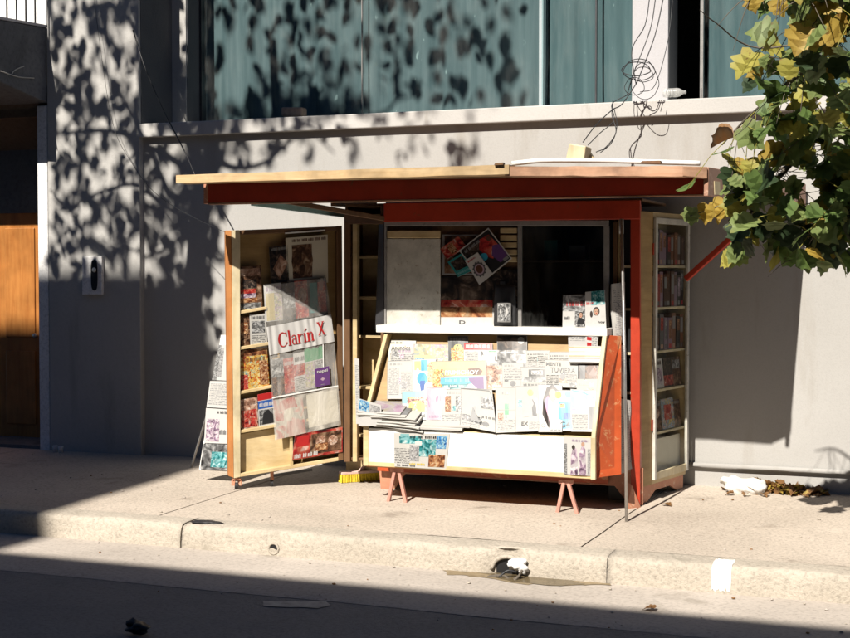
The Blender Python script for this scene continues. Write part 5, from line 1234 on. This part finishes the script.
dp('magazine', 'glossy red magazine crowded with pictures at the foot of the side door', [(295, 434.5), (342.5, 427), (342.5, 452), (292, 460.5)], [('p', 0, 0, 1, 1, 'pic_red'), ('p', .34, .1, .98, .9, 'pic_brown'), ('e', .55, .4, .1, .2, 'pic_skin'), ('e', .8, .45, .1, .2, 'pic_skin'), ('p', .45, .5, .7, .8, 'pic_warm'), ('p', .05, .1, .3, .5, 'ink_r'), ('h', .04, .78, .5, .95, 'ink_w')], .006)
# ---- folding board with posters leaning behind the side door
SB = thing('poster_board', 'white poster board in clear plastic leaning behind the open side door', 'poster board', gnd(215, 470))
sp = lambda u, v, o=0: at(u, v, 9.28 + (470 - v) / 470 * .75 + o)
mb = MB(); mb.slab([sp(221, 335), sp(236, 335), sp(236, 472), sp(199, 470)], (0, .012, 0), 'white_plastic'); mb.build('board', SB)
for nm, pts, prs in (('poster', [(218.5, 345), (234, 345), (234, 381), (212, 380)], [('p', .05, .1, .4, .9, 'pic_pale'), ('p', .0, .0, .2, 1, 'pic_grey')]), ('poster', [(210, 381), (234, 381.5), (234, 409), (206.5, 407)], [('t', .05, .1, .95, .9, 'text_pale')]), ('poster', [(206, 408), (234, 410), (234, 444), (204, 443)], [('p', .05, .3, .5, .95, 'pic_mauve'), ('h', .4, .05, .98, .14, 'ink_k'), ('h', .5, .6, .98, .74, 'ink_g')]), ('poster', [(203.5, 443.5), (234, 445), (234, 471), (200, 469)], [('p', 0, 0, 1, 1, 'pic_grey'), ('p', .3, .3, .8, .9, 'pic_teal')])):
    mb = MB(); sheet(mb, [sp(u, v, -.012) for u, v in pts], prs, base='paper_white', thick=.002); mb.build(nm, SB)
mb = MB(); mb.bar(at(208, 412, 9.55), gnd(191, 468), .014, .014, 'greymetal'); mb.bar(at(222, 420, 9.75), gnd(203, 459), .014, .014, 'greymetal'); mb.build('leg', SB)
# ---- behind glass: cases and magazines in the right hand cabinet
y0_, y1_ = s653 + .012, s687 - .03
specs = [(shelf_z[0], .25, 9, 'case on the top shelf of the glass cabinet', 'cases on the top shelf'), (shelf_z[1], .255, 9, 'case on the second shelf of the glass cabinet', 'cases on the second shelf'), (shelf_z[2], .255, 8, 'case on the third shelf of the glass cabinet', 'cases on the third shelf')]
pal = ['ink_br', 'ink_k', 'ink_g', 'pic_brown', 'pic_red', 'pic_dark', 'pic_dark', 'pic_warm', 'pic_brown', 'pic_mauve']
def SP(s, o, z): return V((SA.x, SA.y, 0)) + se * s + sn * o + V((0, 0, z))
for z, h, n, lab, grp in specs:
    st_ = (y1_ - y0_) / n
    for k in range(n):
        y = y0_ + st_ * k; w_ = st_ * rnd.uniform(.86, .98); hh = h * rnd.uniform(.86, 1.04); m = rnd.choice(pal); o = -.006 - rnd.uniform(0, .010)
        mb = MB(); sbox(mb, y, y + w_, o - .12, o, z + .010, z + .010 + hh, m)
        a, b = z + .01 + hh * rnd.uniform(.3, .6), z + .01 + hh * .92
        mb.face([SP(y + w_ * .15, o + .0012, a), SP(y + w_ * .85, o + .0012, a), SP(y + w_ * .85, o + .0012, b), SP(y + w_ * .15, o + .0012, b)], rnd.choice(['ink_lg', 'pic_grey', 'pic_red', 'pic_warm', 'pic_brown', 'pic_warm', 'pic_grey', 'pic_mauve']), [(0, 0), (.3, 0), (.3, 1), (0, 1)])
        mb.face([SP(y + w_ * .2, o + .0012, z + .02), SP(y + w_ * .8, o + .0012, z + .02), SP(y + w_ * .8, o + .0012, z + .05), SP(y + w_ * .2, o + .0012, z + .05)], rnd.choice(['ink_lg', 'ink_s', 'ink_r', 'ink_g']))
        mb.build('video_case', None, lab, 'video case', grp)
def cab_paper(label, ya, yb, z0, z1, prints, x=.02, **k):
    paper('magazine', label, [SP(ya, -x - .02, z1), SP(yb, -x - .02, z1), SP(yb, -x, z0), SP(ya, -x, z0)], prints, 'magazines in the glass cabinet', base='paper_white', thick=.01, **k)
L_ = y1_ - y0_
cab_paper('white magazine leaning on the fourth shelf of the glass cabinet', y0_ + .0, y0_ + L_ * .42, shelf_z[3] + .012, shelf_z[3] + .22, [('p', .1, .3, .9, .9, 'pic_mauve'), ('h', .1, .06, .9, .2, 'ink_br')])
cab_paper('dark box with a red band on the fourth shelf of the glass cabinet', y0_ + L_ * .42, y0_ + L_ * .72, shelf_z[3] + .012, shelf_z[3] + .22, [('p', 0, 0, 1, 1, 'pic_dark'), ('p', 0, .6, 1, .95, 'pic_red')])
cab_paper('grey magazine at the far end of the fourth shelf of the glass cabinet', y0_ + L_ * .70, y1_ - .01, shelf_z[3] + .012, shelf_z[3] + .22, [('p', 0, 0, 1, 1, 'pic_brown'), ('p', .1, .1, .9, .4, 'pic_grey')])
cab_paper('tall picture magazine on the lowest shelf of the glass cabinet', y0_ + .0, y0_ + L_ * .40, shelf_z[4] + .012, shelf_z[4] + .22, [('p', 0, 0, 1, 1, 'pic_brown'), ('e', .5, .4, .3, .2, 'pic_skin'), ('h', .1, .05, .9, .15, 'ink_lg')])
cab_paper('dark brown magazine at the far end of the lowest glass cabinet shelf', y0_ + L_ * .72, y1_ - .01, shelf_z[4] + .012, shelf_z[4] + .21, [('p', 0, 0, 1, 1, 'pic_brown'), ('h', .1, .05, .9, .15, 'ink_lg')])
cab_paper('bright picture magazine in the middle of the lowest glass cabinet shelf', y0_ + L_ * .36, y0_ + L_ * .74, shelf_z[4] + .012, shelf_z[4] + .23, [('p', 0, 0, 1, 1, 'pic_mix2'), ('p', .2, .2, .8, .7, 'pic_red')], x=.014)
# loose things dimly visible inside the serving window
for k, (u, w_, h, m, lab) in enumerate(((545, .10, .16, 'ink_t', 'dim green box on the shelf inside the dark window'), (570, .12, .12, 'ink_lg', 'dim pale box on the shelf inside the dark window'))):
    p = at(u, 262, 9.8); mb = MB(); mb.box((p.x, 9.78, p.z + .002), (p.x + w_, 9.9, p.z + h), m); mb.build('carton', None, lab, 'carton')

# ================================================================== TREES
LOBES = [(0, 0), (.12, -.07), (.26, -.09), (.40, -.02), (.47, .10), (.42, .20), (.52, .27), (.60, .40), (.52, .47), (.41, .52), (.40, .62), (.36, .74), (.24, .74), (.15, .80), (.08, .92), (0, 1.0)]
def leaf_into(mb, p, d, up, s, m, fold=.25, droop=.2, simple=False, nerve=None):
    """one lobed leaf: stalk end at p, pointing along d"""
    d = d.normalized(); x = d.cross(up)
    if x.length < .05: x = d.orthogonal()
    x.normalize(); n = x.cross(d).normalized()
    if simple:
        pts = [(0, 0), (.38, .22), (.30, .62), (0, 1.0)]
    else: pts = LOBES
    k = len(pts); vs = []; uv = []
    jx = [rnd.uniform(.85, 1.15) for _ in pts]
    for sgn in (1, -1):
        for i, (a, b) in enumerate(pts):
            a2 = a * jx[i] * sgn
            z = abs(a2) * fold - droop * b * b + .035 * math.sin(5 * a2 + 4 * b + s * 90)
            vs.append(p + (x * a2 + d * b + n * z) * s); uv.append((a2 * 1.15, (b - .42) * 1.25))
    # centre spine points
    sp_ = [(0, .22), (0, .45), (0, .7)]
    if simple:
        fs = [(0, 1, 2, 3), (7, 6, 5, 4)]
    else:
        base = len(vs)
        for a, b in sp_:
            vs.append(p + (d * b - n * droop * b * b) * s); uv.append((0, (b - .42) * 1.25))
        c0, c1, c2 = base, base + 1, base + 2
        run = [(0, 5, c0), (5, 9, c1), (9, 12, c2), (12, 15, None)]; fs = []
        for o, flip in ((0, False), (k, True)):
            prev = o
            for a, b, c in run:
                for q in range(a, b): fs.append((prev if c is None else c, o + q, o + q + 1)[::-1 if flip else 1])
                if c is not None and a: fs.append((prev, o + a, c)[::-1 if flip else 1])
                if c is not None: prev = c
        # spine strips
        for o, flip in ((0, False), (k, True)):
            for tri in ((c0, o + 5, c1), (c1, o + 9, c2)): fs.append(tri[::-1 if flip else 1])
        fs = [f for f in fs if len(set(f)) == 3]
    mb.idx(vs, fs, m, True, uv)

# ---- the street tree on the right whose branch hangs into view
T1 = thing('street_tree', 'leafy maple like branches turning yellow, hanging in from the upper right beside the roof', 'tree', (-.05, 8.02, gz(8.0)))
mb = MB(); b0 = V((.15, 8.02, -.1))
trunk = curve([b0, b0 + V((.02, .02, 1.2)), b0 + V((-.02, .0, 2.3)), b0 + V((.03, -.02, 3.4)), b0 + V((-.02, .05, 4.8)), b0 + V((.05, 0, 6.2))], 5)
mb.tube(trunk, [.13 - .10 * i / (len(trunk) - 1) for i in range(len(trunk))], 'bark', 12)
def proj(p):
    x = V(p) - V((0, 0, EYE)); cy, sy = math.cos(YAW), math.sin(YAW); cp, sp = math.cos(PIT), math.sin(PIT)
    a = x.x * cy + x.y * sy; f = -x.x * sy + x.y * cy
    g = f * cp - x.z * sp
    return 425 + F * a / g, 319 - F * (f * sp + x.z * cp) / g
def shadow_px(p):
    d = YW - p.y; return proj((p.x + KX * d, YW, p.z - TZ * d))
def clear_wall(q):
    u, v = shadow_px(q); return not (u < 885 and -40 < v < 492)
def branch(pts, r0, r1, nsub=0):
    c = curve(pts, 6); mb.tube(c, [r0 + (r1 - r0) * i / (len(c) - 1) for i in range(len(c))], 'bark', 7); return c
YT = 8.25
def px(u, v, Y=YT, dy=0): return at(u, v, Y + dy - 1.6 * min(1, max(0, (130 - v) / 130)))
c1 = branch([b0 + V((0, .03, 2.75)), px(930, 40), px(870, 95), px(825, 130), px(790, 165), px(760, 200), px(735, 235)], .035, .006)
c2 = branch([b0 + V((0, .05, 3.1)), px(905, -30), px(850, 20), px(812, 62), px(780, 90), px(745, 120), px(722, 145)], .03, .003)
c3 = branch([b0 + V((0, .02, 2.5)), px(920, 120), px(870, 170), px(840, 205), px(815, 235), px(800, 262)], .026, .004)
c4 = branch([px(790, 165), px(760, 178), px(725, 203), px(690, 216)], .008, .003)
c5 = branch([px(850, 20), px(815, -2), px(780, -12), px(750, -10)], .01, .003)
c6 = branch([px(860, 30), px(760, 48), px(715, 22), px(700, 10)], .006, .002)
for cc in (c1, c2, c3, c5):
    for _ in range(9):
        p = cc[int(rnd.uniform(.25, 1) * (len(cc) - 1))]; d = V((rnd.gauss(-.2, .5), rnd.gauss(-.2, .4), rnd.gauss(-.25, .4))) * .32
        if clear_wall(p + d): mb.tube(curve([p, p + d * .5 + V((0, 0, .03)), p + d]), [.004 - .003 * i / 12 for i in range(13)], 'bark', 5)
trk = mb.build('trunk', T1)
kinds = ['leaf_green', 'leaf_pale', 'leaf_yellow', 'leaf_gold', 'leaf_dark']
LB = {k: MB() for k in ('crown',)}
cr = MB()
def scatter(c, n, spread, sizes, wts, t0=.25, down=.6):
    for _ in range(n):
        t = rnd.uniform(t0, 1); p = c[min(len(c) - 1, int(t * (len(c) - 1)))]
        off = V((rnd.gauss(0, spread), rnd.gauss(0, spread * 1.2), rnd.gauss(-.02, spread)))
        q = p + off
        if not clear_wall(q): continue
        a_, b_ = proj(q)
        if b_ > 262 or (a_ < 738 and b_ > 200) or (a_ < 752 and b_ < 125) or (a_ < 772 and b_ < 50): continue
        ks = .80 if b_ < 90 else 1.0
        d = V((rnd.gauss(0, .7), rnd.gauss(-.1, .7), -down + rnd.gauss(0, .5)))
        # blades tilt up towards the light: normal leans to the sun (-Y, up)
        up = V((rnd.gauss(-.2, .6), rnd.gauss(-.9, .6), rnd.gauss(.8, .6)))
        s = rnd.uniform(*sizes) * ks; m = rnd.choices(kinds, wts)[0]
        leaf_into(cr, q, d, up, s, m, rnd.uniform(.05, .28), rnd.uniform(.05, .4))
        cr.tube([p, p.lerp(q, .5) + V((0, 0, .025)), q], .0022, rnd.choice(['bark', 'leaf_yellow']), 4)
wt = [6, 6, 1.8, .4, 1.4]
scatter(c1, 170, .15, (.085, .17), wt, .22)
scatter(c2, 170, .13, (.085, .165), [5, 6, 2.4, .6, 1], .2)
scatter(c3, 165, .16, (.085, .17), [5, 4, 1.6, .4, 2], .2)
scatter(c5, 50, .10, (.12, .20), [3, 3, 3, 2, 1], .1)
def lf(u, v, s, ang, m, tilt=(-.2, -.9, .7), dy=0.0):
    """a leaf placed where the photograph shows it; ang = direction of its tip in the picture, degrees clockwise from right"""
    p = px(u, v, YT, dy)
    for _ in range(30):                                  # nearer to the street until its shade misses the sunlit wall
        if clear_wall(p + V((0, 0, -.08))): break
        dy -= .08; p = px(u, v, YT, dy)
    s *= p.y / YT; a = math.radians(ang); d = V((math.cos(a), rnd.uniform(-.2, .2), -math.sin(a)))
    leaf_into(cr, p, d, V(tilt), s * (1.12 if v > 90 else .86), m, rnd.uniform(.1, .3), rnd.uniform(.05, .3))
for a in ((692, 208, .10, 95, 'leaf_pale'), (708, 205, .11, 100, 'leaf_gold'), (724, 200, .13, 110, 'leaf_gold'), (738, 196, .15, 95, 'leaf_yellow'), (752, 178, .18, 85, 'leaf_pale'), (765, 182, .15, 60, 'leaf_green'),
          (745, 160, .13, 100, 'leaf_gold'), (758, 157, .12, 70, 'leaf_yellow'), (742, 128, .16, 40, 'leaf_pale'), (783, 142, .16, 60, 'leaf_pale'), (805, 140, .15, 100, 'leaf_yellow'), (822, 118, .13, 80, 'leaf_pale'),
          (752, 66, .12, 60, 'leaf_gold'), (790, 60, .15, 95, 'leaf_yellow'), (775, 100, .15, 120, 'leaf_pale'), (800, 92, .15, 70, 'leaf_yellow'), (838, 170, .2, 95, 'leaf_yellow'), (739, 247, .11, 125, 'leaf_pale'),
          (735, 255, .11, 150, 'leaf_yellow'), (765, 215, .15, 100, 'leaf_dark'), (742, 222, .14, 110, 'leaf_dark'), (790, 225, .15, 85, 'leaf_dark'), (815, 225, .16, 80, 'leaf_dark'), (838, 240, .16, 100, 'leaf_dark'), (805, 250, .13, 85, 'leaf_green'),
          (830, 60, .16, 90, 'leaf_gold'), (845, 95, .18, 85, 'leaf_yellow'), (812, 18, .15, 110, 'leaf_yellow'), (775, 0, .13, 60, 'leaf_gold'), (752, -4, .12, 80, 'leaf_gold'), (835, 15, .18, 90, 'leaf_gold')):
    lf(*a, dy=rnd.uniform(-.12, .05))
# the single dry leaf on a long stalk
DL = -.9
dp_ = px(733, 137, YT, DL); leaf_into(cr, dp_, V((-.95, 0, -.35)), V((0, -.2, 1)), .13, 'leaf_dry', 1.3, .1)
cr.tube(curve([px(768, 100, YT, DL), px(757, 112, YT, DL), px(748, 125, YT, DL), px(735, 136, YT, DL)]), .002, 'bark', 5)
# the rest of the crown, out of the picture
for _ in range(260):
    a = rnd.uniform(0, 2 * PI); r = rnd.uniform(.2, 1.5); q = b0 + V((.25 + abs(r * math.cos(a)) * .9, r * .8 * math.sin(a) - .1, rnd.uniform(2.9, 6.2)))
    
    if clear_wall(q) and proj(q)[0] > 870: leaf_into(cr, q, V((rnd.gauss(0, 1), rnd.gauss(0, 1), -.6)), V((rnd.gauss(0, .5), -.5, 1)), rnd.uniform(.12, .2), rnd.choices(kinds, wt)[0], .2, .2, simple=True)
cr.build('crown', T1)

# ---- the street tree on the left, out of the picture, that dapples the pier and the window
T2 = thing('street_tree', 'taller street tree beyond the left edge whose shade dapples the pier', 'tree', (-6.62, 7.98, gz(8.0)))
mb = MB()
def sh(u, v, Yw=YP, Yt=8.0):
    """where in the tree a thing must hang so that its shadow falls at this pixel of the wall"""
    p = at(u, v, Yw); d = Yw - Yt
    return V((p.x - KX * d, Yt, p.z + TZ * d))
tr0 = V((sh(198, 260).x - .22, 7.98, -.1))
ctr = curve([tr0, tr0 + V((.0, 0, 1.4)), tr0 + V((.02, 0, 2.6)), sh(192, 245), sh(198, 200), sh(203, 165), sh(208, 130), sh(203, 90), sh(210, 20), sh(206, -80)], 5)
mb.tube(ctr, [.12 - .075 * min(1, i / (len(ctr) - 1)) for i in range(len(ctr))], 'bark', 12)
br2 = []
def b2(pts, r0, r1, dy=None):
    dy = rnd.uniform(-2.4, .1) if dy is None else dy
    P_ = [sh(u, v, Yt=8.0 + dy * (i / (len(pts) - 1))) for i, (u, v) in enumerate(pts)]
    c = curve(P_, 6); mb.tube(c, [r0 + (r1 - r0) * i / (len(c) - 1) for i in range(len(c))], 'bark', 6); br2.append(c); return c
b2([(203, 175), (180, 160), (150, 142), (110, 131), (75, 132), (50, 134)], .035, .010)
b2([(203, 185), (170, 190), (155, 165), (140, 130), (120, 95), (100, 60), (90, 20)], .03, .008)
b2([(200, 215), (170, 205), (140, 185), (105, 190), (70, 205), (50, 190)], .02, .006)
b2([(204, 150), (230, 160), (260, 155), (290, 130), (310, 128), (330, 145)], .025, .006)
b2([(206, 120), (240, 90), (280, 70), (320, 45), (370, 30), (420, 35)], .035, .008)
b2([(206, 100), (250, 50), (300, 10), (350, -30)], .03, .01)
b2([(206, 110), (170, 70), (140, 40), (120, 0), (100, -40)], .03, .01)
b2([(208, 60), (230, 20), (260, -30)], .025, .01)
b2([(203, 190), (188, 215), (170, 235), (140, 250), (110, 245)], .018, .005)
b2([(120, 95), (95, 105), (70, 110), (52, 100)], .012, .004)
b2([(150, 142), (125, 165), (115, 200), (112, 240), (125, 262)], .012, .004)
b2([(75, 132), (80, 170), (72, 210), (78, 240)], .012, .004)
mb.build('trunk', T2)
cr = MB()
def cl(u, v, n, su, sv, s=(.08, .155), yr=(-4.6, -.8)):
    for _ in range(n):
        p = sh(rnd.gauss(u, su), rnd.gauss(v, sv), Yt=8.0 + rnd.uniform(*yr))
        a, b = proj(p)
        if a > -22 and b > -22: continue
        leaf_into(cr, p, V((rnd.gauss(0, .5), rnd.gauss(0, .5), -.9)), V((rnd.gauss(0, .5), rnd.gauss(-.8, .5), rnd.gauss(.6, .5))), rnd.uniform(*s), rnd.choice(['leaf_green', 'leaf_pale', 'leaf_yellow']), .15, .2, simple=True)
# hanging strings of leaves over the pier
for u in range(52, 215, 7):
    for v in range(-10, 262, 15):
        if rnd.random() < .56: cl(u + rnd.uniform(-4, 4), v, 3, 3, 7)
cl(100, 8, 70, 40, 14); cl(60, 40, 16, 10, 18); cl(80, 95, 18, 14, 14); cl(90, 180, 22, 18, 20); cl(150, 235, 30, 30, 12); cl(75, 245, 22, 18, 12); cl(188, 200, 40, 14, 26); cl(205, 295, 24, 8, 26); cl(196, 110, 80, 11, 20); cl(192, 165, 60, 11, 22); cl(196, 225, 42, 9, 22)
# over the window
for (u, v, n, su, sv) in ((226, 20, 330, 22, 22), (226, 72, 330, 20, 20), (272, 22, 330, 24, 20), (270, 68, 260, 24, 18), (310, 50, 190, 22, 22), (222, 45, 260, 16, 40), (250, 45, 260, 20, 36), (205, 120, 60, 10, 30), (255, 100, 50, 30, 10), (345, 60, 90, 22, 22), (330, 95, 36, 26, 10), (380, 85, 50, 18, 16), (425, 70, 60, 16, 18), (450, 30, 34, 18, 14), (420, 15, 40, 24, 10), (370, 15, 50, 24, 12), (470, 85, 24, 14, 12), (500, 25, 14, 14, 10)): cl(u, v, int(n * .8), su, sv, (.09, .17), (-5.6, -2.2))
for (u, v, n) in ((335, 122, 5), (395, 150, 5), (418, 125, 6), (445, 140, 6), (470, 145, 4), (305, 140, 7), (352, 140, 5), (270, 140, 8), (238, 140, 12), (455, 160, 4), (380, 120, 4), (350, 158, 3)): cl(u, v, n, 4, 8, (.07, .12))
for _ in range(420):
    p = sh(rnd.uniform(60, 470), rnd.uniform(-260, -20), Yt=8.0 + rnd.uniform(-3, .4))
    leaf_into(cr, p, V((rnd.gauss(0, .5), rnd.gauss(0, .5), -.9)), V((rnd.gauss(0, .5), -.8, .6)), rnd.uniform(.1, .18), 'leaf_green', .15, .2, simple=True)
cr.build('crown', T2)

# ================================================================== LITTER
# white rubble and dry leaves at the foot of the wall
p = gnd(742, 492)
mb = MB()
q0, q1, q2, q3 = gnd(726, 494), gnd(759, 496.5), gnd(760, 492), gnd(730, 489.5)
bm_ = bmesh.new()
vsx = []
c0 = (q0 + q1 + q2 + q3) / 4
hx = (q1 - q0).length / 2
mb.blob(c0 + V((0, 0, .045)), (hx * 1.05, .07, .062), 'rubble', 4, .28, 4, 1.6); bm_.free()
mb.blob(c0 + V((-.08, .03, .07)), (.09, .05, .045), 'rubble', 9, .4, 3, 1.8); mb.blob(c0 + V((.09, -.02, .06)), (.08, .06, .055), 'rubble', 12, .4, 3, 1.8)
mb.build('rubble_lump', None, 'lump of white plaster rubble lying against the wall right of the kiosk', 'rubble')
mb = MB()
for _ in range(230):
    t = rnd.random() ** 1.3; u = 755 + 70 * t; v = 489.5 + 5 * t + rnd.gauss(0, 1.6)
    g_ = gnd(u, v); g_.y = min(g_.y, YW - .03); g_.z = gz(g_.y)
    h_ = max(0, .055 * (1 - t * 1.2) * rnd.random())
    leaf_into(mb, g_ + V((0, 0, .012 + h_)), V((rnd.gauss(0, 1), rnd.gauss(0, 1), rnd.gauss(0, .25))), V((rnd.gauss(0, .5), rnd.gauss(0, .5), 1)), rnd.uniform(.04, .085), rnd.choice(['leaf_dry', 'leaf_dry', 'leaf_gold']), rnd.uniform(.2, .9), .4, simple=rnd.random() < .5)
for _ in range(14):
    u = rnd.uniform(722, 765); g_ = gnd(u, rnd.uniform(489, 497)); leaf_into(mb, g_ + V((0, 0, .015)), V((rnd.gauss(0, 1), rnd.gauss(0, 1), .1)), V((0, 0, 1)), rnd.uniform(.04, .07), 'leaf_dry', .5, .4)
mb.build('dry_leaves', None, kind='stuff', origin=False)
# a few fallen leaves one can tell apart
for k, (u, v, lab) in enumerate(((664, 505, 'brown leaf lying on the pavement in front of the side plinth'), (655, 610, 'dry leaf lying in the gutter near the white kerb mark'))):
    mb = MB(); g_ = gnd(u, v) if k != 1 else atz(u, v, -.197)
    leaf_into(mb, g_ + V((0, 0, .01)), V((rnd.gauss(0, 1), rnd.gauss(0, 1), .1)), V((0, 0, 1)), .07, 'leaf_dry', .25, .3); mb.build('fallen_leaf', None, lab, 'leaf')
# drain mouth with a white bag and sticks; small round spout further left
KF = fromY(KY - .012)
mb = MB()
c = KF.at(508, 567, -.02)
n = 14; arcp = [c + V((.10 * math.cos(a), .012, .085 * math.sin(a) - .035)) for a in [PI * i / n for i in range(n + 1)]]
mb.prism([c + V((.10, .012, -.085))] + arcp + [c + V((-.10, .012, -.085))], (0, .03, 0), 'black')
mb.tube([p + V((0, -.012, .012)) for p in arcp], .014, 'kerbstone', 8); mb.build('drain_mouth', None, 'broken drain mouth knocked out of the kerb, half choked with rubbish', 'drain')
mb = MB(); bc = KF.at(517, 564, .0)
mb.blob(bc, (.055, .04, .036), 'white_plastic', 5, .55, 3, 2.2); mb.blob(bc + V((.04, -.01, -.025)), (.03, .025, .03), 'white_plastic', 8, .6, 3, 2.2)
mb.build('plastic_bag', None, 'crumpled white plastic bag stuck in the broken drain mouth', 'bag')
mb = MB(); s_ = KF.at(505, 577, .05)
mb.tube(curve([s_ + V((-.12, -.02, -.035)), s_ + V((-.08, -.03, .0)), s_ + V((0, -.02, .01)), s_ + V((.05, -.04, -.01)), s_ + V((.10, 0, .02))]), .009, 'bark', 7)
mb.tube(curve([s_ + V((-.10, -.05, -.04)), s_ + V((-.09, -.04, -.0)), s_ + V((-.04, -.03, .005))]), .008, 'bark', 7)
mb.tube(curve([s_ + V((.0, -.05, -.03)), s_ + V((.05, -.07, -.02)), s_ + V((.09, -.05, .01)), s_ + V((.11, -.01, .05))]), .007, 'bark', 7)
mb.tube(curve([s_ + V((-.03, -.03, .0)), s_ + V((.02, -.01, .04)), s_ + V((.07, .01, .03))]), .007, 'cable', 7)
for _ in range(26): leaf_into(mb, s_ + V((rnd.uniform(-.12, .12), rnd.uniform(-.06, .02), -.045 + rnd.random() * .02)), V((rnd.gauss(0, 1), rnd.gauss(0, 1), .2)), V((0, 0, 1)), rnd.uniform(.02, .05), 'leaf_dry', .6, .3, simple=True)
mb.build('sticks', None, 'dark sticks and rubbish caught in front of the drain mouth', 'sticks')
mb = MB(); c = KF.at(273, 549, .002)
arcp = [c + V((.034 * math.cos(a), .008, .034 * math.sin(a))) for a in [2 * PI * i / 20 for i in range(20)]]
mb.prism(arcp, (0, .006, 0), 'black'); mb.tube(arcp + [arcp[0]], .008, 'kerbstone', 8, caps=False); mb.build('drain_spout', None, 'small round drain spout set in the kerb left of the kiosk', 'drain')
# flat black scrap at the bottom of the picture, road chips
mb = MB(); c = atz(138, 634, -.21); mb.blob(c + V((0, 0, .03)), (.06, .05, .028), 'black', 3, .5, 3, 1.8); mb.blob(c + V((-.03, 0, .05)), (.03, .03, .025), 'rubber', 6, .5, 2, 1.8); mb.build('rag', None, 'small crumpled black rag on the shaded road at the bottom left', 'rag')
mb = MB(); c = gnd(206, 522.5); mb.blob(c + V((0, 0, .004)), (.11, .05, .006), 'rubber', 3, .5, 3, 1.8); mb.build('dark_blot', None, 'dark flat blot on the kerb edge left of the side door', 'tar blot')  # flattened dark blob laid on the pavement edge
mb = MB()
for k in range(190):
    x = rnd.uniform(-8, 1.5); y = rnd.uniform(6.5, 7.74) if rnd.random() < .5 else rnd.uniform(8.0, 10.2)
    z = -.199 if y < 7.9 else gz(y) + .002
    r = rnd.uniform(.003, .010); mb.blob(V((x, y, z + r * .2)), (r * 1.3, r, r * .6), rnd.choice(['gutter', 'kerbstone', 'leaf_dry']), k, .4, 1, 2)
mb.build('grit', None, kind='stuff', origin=False)

# ================================================================== ACROSS THE STREET (behind the camera): it throws the shade
rp = atz(425, 590, -.2); hO = rp.z + TZ * (rp.y + 3.0)
OB = thing('terraced_house', 'low grey house across the street behind the viewer', 'house', (0, -3, -.2))
def opp(root, x0, x1, y0, y1, h, seed):
    mb = MB(); mb.box((x0, y0, -.3), (x1, y1, h), 'opposite'); mb.build('wall', root)
    x = x0 + .8
    while x < x1 - 1.6:
        z = .9
        while z < h - 1.9:
            mb = MB(); mb.box((x, y1 - .01, z), (x + 1.0, y1 + .03, z + 1.35), 'darkmetal'); w_ = mb.build('window', root)
            mb = MB(); mb.box((x + .06, y1 + .031, z + .06), (x + .94, y1 + .036, z + 1.29), 'dark_glass'); mb.build('pane', w_)
            z += 2.8
        x += 2.3
xT = -6.17 - KX * (9.86 + 3.0); hT_ = 1.63 + TZ * (YP + 3.0)
opp(OB, xT + .01, 16, -11, -3.0, hO, 1)
OT = thing('apartment_block', 'tall grey apartment block across the street behind the viewer', 'apartment block', (-20, -3, -.2))
opp(OT, -30, xT, -12, -3.0, hT_, 2)
mb = MB(); mb.box((-30, -3.0, -.24), (16, -1.2, -.08), 'pavement'); mb.build('far_pavement', None, kind='structure', origin=False)

# ================================================================== LIGHT, SKY, CAMERA
w = bpy.data.worlds.new('World'); sc.world = w; w.use_nodes = True
nt = w.node_tree; bg = nt.nodes['Background']
sky = nt.nodes.new('ShaderNodeTexSky'); sky.sky_type = 'NISHITA'; sky.sun_disc = False
el = math.atan(TZ / math.sqrt(1 + KX * KX))
sky.sun_elevation = el
# the sun stands towards -Y, a little to -X; Nishita's rotation 0 is +Y, turning clockwise seen from above
sky.sun_rotation = math.radians(180) + math.atan(KX)
sky.air_density = .5; sky.dust_density = .0; sky.ozone_density = 7.0
nt.links.new(sky.outputs[0], bg.inputs[0]); bg.inputs[1].default_value = .05
sl = bpy.data.lights.new('sun', 'SUN'); sl.energy = 5.0; sl.angle = math.radians(.53); sl.color = (1.0, .935, .84)
so = bpy.data.objects.new('sun', sl); C.objects.link(so)
so.rotation_euler = V((KX, 1, -TZ)).to_track_quat('-Z', 'Y').to_euler(); so.location = (-3, -3, 20)
cam = bpy.data.cameras.new('camera'); co = bpy.data.objects.new('camera', cam); C.objects.link(co)
cam.sensor_width = 36; cam.sensor_fit = 'HORIZONTAL'; cam.lens = 36 * F / 850; cam.clip_end = 500; cam.clip_start = .05
co.location = (0, 0, EYE); co.rotation_euler = (PI / 2 - PIT, 0, YAW)
sc.camera = co
sc.view_settings.view_transform = 'Standard'; sc.view_settings.look = 'None'; sc.view_settings.gamma = 1; sc.view_settings.use_curve_mapping = False
sc.view_settings.exposure = .74
sc.cycles.max_bounces = 8; sc.cycles.diffuse_bounces = 2; sc.cycles.transparent_max_bounces = 16
